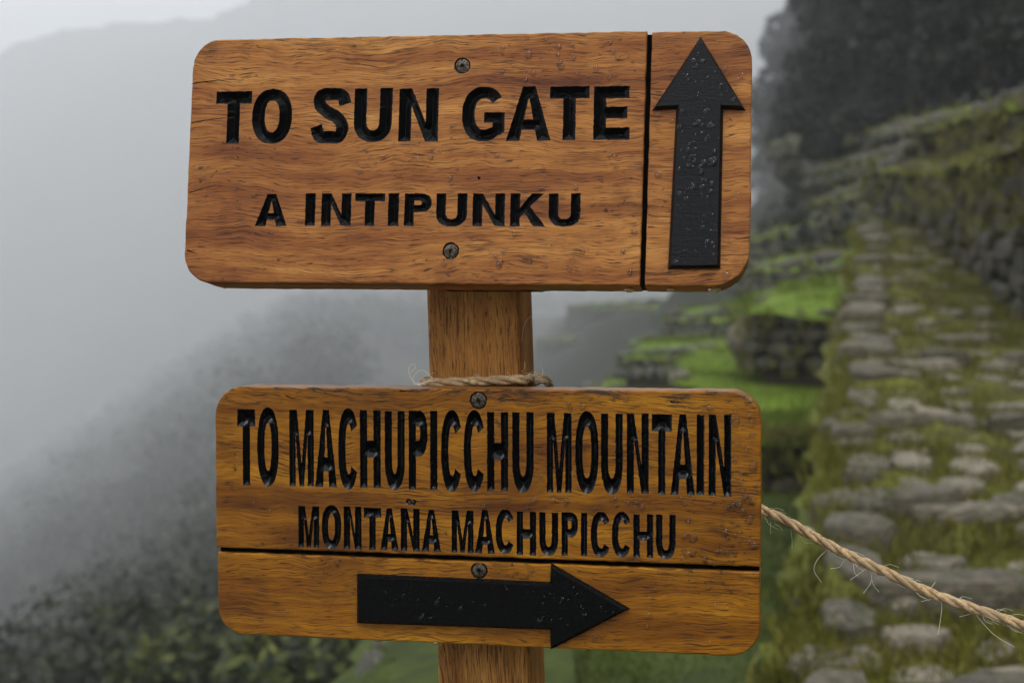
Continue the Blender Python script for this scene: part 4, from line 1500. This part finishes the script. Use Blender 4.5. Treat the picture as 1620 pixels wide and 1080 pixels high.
def strand_tube(P_, rad, ph, R0, pitch, n=10, flat=1.0, lobes=5, g=None):
    """one strand of a laid rope: a helix round the centre line, its skin ribbed by the fibres"""
    T, U = frames(P_)
    s = 0
    C = []
    for i, p in enumerate(P_):
        if i: s += (p - P_[i - 1]).length
        a = ph + 2 * math.pi * s / pitch
        w = T[i].cross(U[i])
        C.append((p + (U[i] * math.cos(a) + w * math.sin(a)) * R0, s))
    cp = [c_[0] for c_ in C]
    T2, U2 = frames(cp)
    vs, fs = [], []
    for i, (p, s) in enumerate(C):
        w = T2[i].cross(U2[i])
        for k_ in range(n):
            a = 2 * math.pi * k_ / n
            r = rad * (1 + 0.10 * math.sin(lobes * a + s * 420) + 0.05 * math.sin(3 * a - s * 260 + ph))
            vs.append(tuple(p + (U2[i] * math.cos(a) + w * math.sin(a)) * r))
    for i in range(len(C) - 1):
        for k_ in range(n):
            a, b = i * n + k_, i * n + (k_ + 1) % n
            fs.append((a, b, b + n, a + n))
    fs += [tuple(range(n))[::-1], tuple((len(C) - 1) * n + k_ for k_ in range(n))]
    return vs, fs

rope = empty('rope', post_center(700, 1.605))
tag(rope, 'twisted jute rope looped round the post and stretched to the right', 'rope')
ro = rope.location
rg = np.random.default_rng(17)
run_px = [(860, 672, 1.66), (960, 712, 1.655), (1090, 760, 1.63), (1205, 806, 1.585), (1250, 827, 1.565), (1292, 851, 1.55), (1345, 879, 1.535), (1400, 904, 1.52), (1455, 930, 1.51),
          (1510, 952, 1.50), (1565, 970, 1.495), (1625, 991, 1.49), (1720, 1022, 1.485), (1900, 1070, 1.48), (2300, 1150, 1.47)]
run = catmull([at(*p) - ro for p in run_px], 8)
run, Lr = resample(run, 0.0016)
for k_ in range(3):
    v, f = strand_tube(run, 0.0030, k_ * 2.094, 0.0027, 0.066, lobes=6)
    mesh_obj('strand', v, f, M_JUTE, rope, smooth=True)
# loop round the post, resting on the top of the lower board
ctr = post_center(600.5) - ro
lp = []
for (a, b) in rounded_rect(-pw / 2 - 0.0055, -pd / 2 - 0.0055, pw / 2 + 0.0055, pd / 2 + 0.0055, 0.012, (1, 1, 1, 1), 6):
    lp.append(ctr + xa * a + ya_ * b + Vector((0, 0, 0.0015 * math.sin(a * 60))))
lp.append(lp[0])
lp, Ll = resample(lp, 0.0016)
for k_ in range(3):
    v, f = strand_tube(lp, 0.0030, k_ * 2.094, 0.0027, 0.070, lobes=6)
    mesh_obj('loop_strand', v, f, M_JUTE, rope, smooth=True)
# knot where the run leaves the loop, hidden low behind the board's back edge
kv = [at(846, 604, 1.565) - ro, at(862, 600, 1.575) - ro, at(868, 612, 1.60) - ro, at(855, 640, 1.65) - ro, at(860, 672, 1.66) - ro]
kp, _ = resample(catmull(kv, 8), 0.0016)
for k_ in range(3):
    v, f = strand_tube(kp, 0.0028, k_ * 2.094, 0.0024, 0.060)
    mesh_obj('knot_strand', v, f, M_JUTE, rope, smooth=True)
# stray fibres
fb = Geo()
def fibre(pts, r=0.00022):
    P_, _ = resample(catmull(pts, 6), 0.0015)
    v, f = tube(P_, [r] * len(P_), 4)
    fb.add(v, f)
for _ in range(150):
    i = int(rg.integers(int(len(run) * 0.18), int(len(run) * 0.62)))
    p = run[i]
    t = (run[i + 1] - run[i]).normalized()
    up_ = rg.uniform() < 0.4
    d = Vector((rg.normal() * 0.5, rg.normal() * 0.4, (1 if up_ else -1) * rg.uniform(0.4, 1.0)))
    L = 0.004 + 0.010 * rg.uniform() ** 2
    a0 = p + d.normalized() * 0.003
    fibre([a0 - t * 0.006, a0, a0 + d * L * 0.6 + t * L * 0.6, a0 + d * L * 0.7 + t * L * 1.4], 0.00016)
def pxf(pts, Y, r=0.0002):
    fibre([at(x, y, Y) - ro for x, y in pts], r)
# the longer hairs one can see hanging from the rope
pxf([(1307, 870), (1293, 885), (1288, 902), (1300, 921)], 1.545, 0.00024)
pxf([(1318, 873), (1335, 876), (1330, 895), (1314, 899)], 1.54)
pxf([(1377, 893), (1362, 905), (1345, 917)], 1.53)
pxf([(1380, 900), (1378, 920), (1366, 938)], 1.527)
pxf([(1377, 905), (1382, 925), (1391, 936)], 1.526)
pxf([(1350, 890), (1352, 905), (1358, 911)], 1.53)
pxf([(1488, 945), (1490, 960), (1487, 985), (1484, 1003)], 1.505, 0.00024)
pxf([(1487, 945), (1474, 947), (1457, 951)], 1.505)
pxf([(1540, 966), (1555, 985), (1575, 1005), (1605, 1023)], 1.497, 0.00026)
pxf([(1545, 968), (1530, 972), (1518, 975)], 1.498)
pxf([(1219, 825), (1219, 835), (1219, 844)], 1.58)
pxf([(1251, 838), (1253, 852), (1253, 867)], 1.565)
pxf([(1226, 829), (1234, 833), (1238, 839)], 1.575, 0.0003)
pxf([(1265, 845), (1272, 857), (1285, 859)], 1.56)
pxf([(1470, 935), (1476, 925), (1480, 920)], 1.508)
# curls at the loop
pxf([(684, 606), (668, 607), (655, 604), (648, 592), (647, 582), (652, 576), (657, 577), (656, 583), (650, 588)], 1.555, 0.00042)
pxf([(684, 604), (672, 608), (656, 607), (654, 598), (660, 588), (668, 585), (676, 590), (684, 598)], 1.555, 0.00036)
pxf([(690, 602), (672, 604), (660, 609), (672, 605), (686, 598)], 1.552, 0.00036)
pxf([(835, 599), (838, 590), (846, 588), (852, 596), (846, 604)], 1.553)
pxf([(822, 594), (830, 590), (842, 592), (862, 600), (874, 606)], 1.553)
pxf([(846, 600), (855, 596), (859, 588), (857, 580)], 1.555)
pxf([(822, 590), (824, 560), (828, 520), (835, 505), (841, 500)], 1.553, 0.00016)
pxf([(812, 597), (820, 590), (829, 585), (830, 572)], 1.55)
pxf([(845, 606), (860, 604), (868, 608), (858, 610)], 1.55)
for _ in range(46):
    i = int(rg.integers(0, len(lp) - 2))
    p = lp[i]
    if p.y > ctr.y - 0.02:
        continue
    d = Vector((rg.normal() * 0.8, -0.5, rg.normal() * 0.7 + 0.3)).normalized()
    L = 0.004 + 0.009 * rg.uniform() ** 2
    a0 = p + Vector((0, -0.004, 0.002))
    fibre([a0, a0 + d * L * 0.5, a0 + d * L + Vector((L * 0.5 * rg.normal(), 0, 0))], 0.00016)
fo = fb.build('loose_fibres', M_FIBRE, rope)
fo['kind'] = 'stuff'
fo['label'] = 'pale hair fine loose fibres of the rope'

# ------------------------------------------------------------------ haze
hx0, hx1, hy0, hy1, hz0, hz1 = -1330, 620, -130, 1520, -350, 380
hv = [(x, y, z) for z in (hz0, hz1) for y in (hy0, hy1) for x in (hx0, hx1)]
hz = mesh_obj('haze', hv, [(0, 2, 3, 1), (4, 5, 7, 6), (0, 1, 5, 4), (2, 6, 7, 3), (0, 4, 6, 2), (1, 3, 7, 5)], None)
hm_ = bpy.data.materials.new('haze')
hm_.use_nodes = True
ht = hm_.node_tree
ht.nodes.clear()
ho = ht.nodes.new('ShaderNodeOutputMaterial')
hp = ht.nodes.new('ShaderNodeVolumePrincipled')
hp.inputs['Color'].default_value = (1.0, 1.0, 1.0, 1)
hp.inputs['Density'].default_value = 0.0013
hp.inputs['Anisotropy'].default_value = 0.5
ht.links.new(hp.outputs[0], ho.inputs['Volume'])
hz.data.materials.append(hm_)
tag(hz, 'pale mountain mist filling the valley', 'mist', kind='stuff')
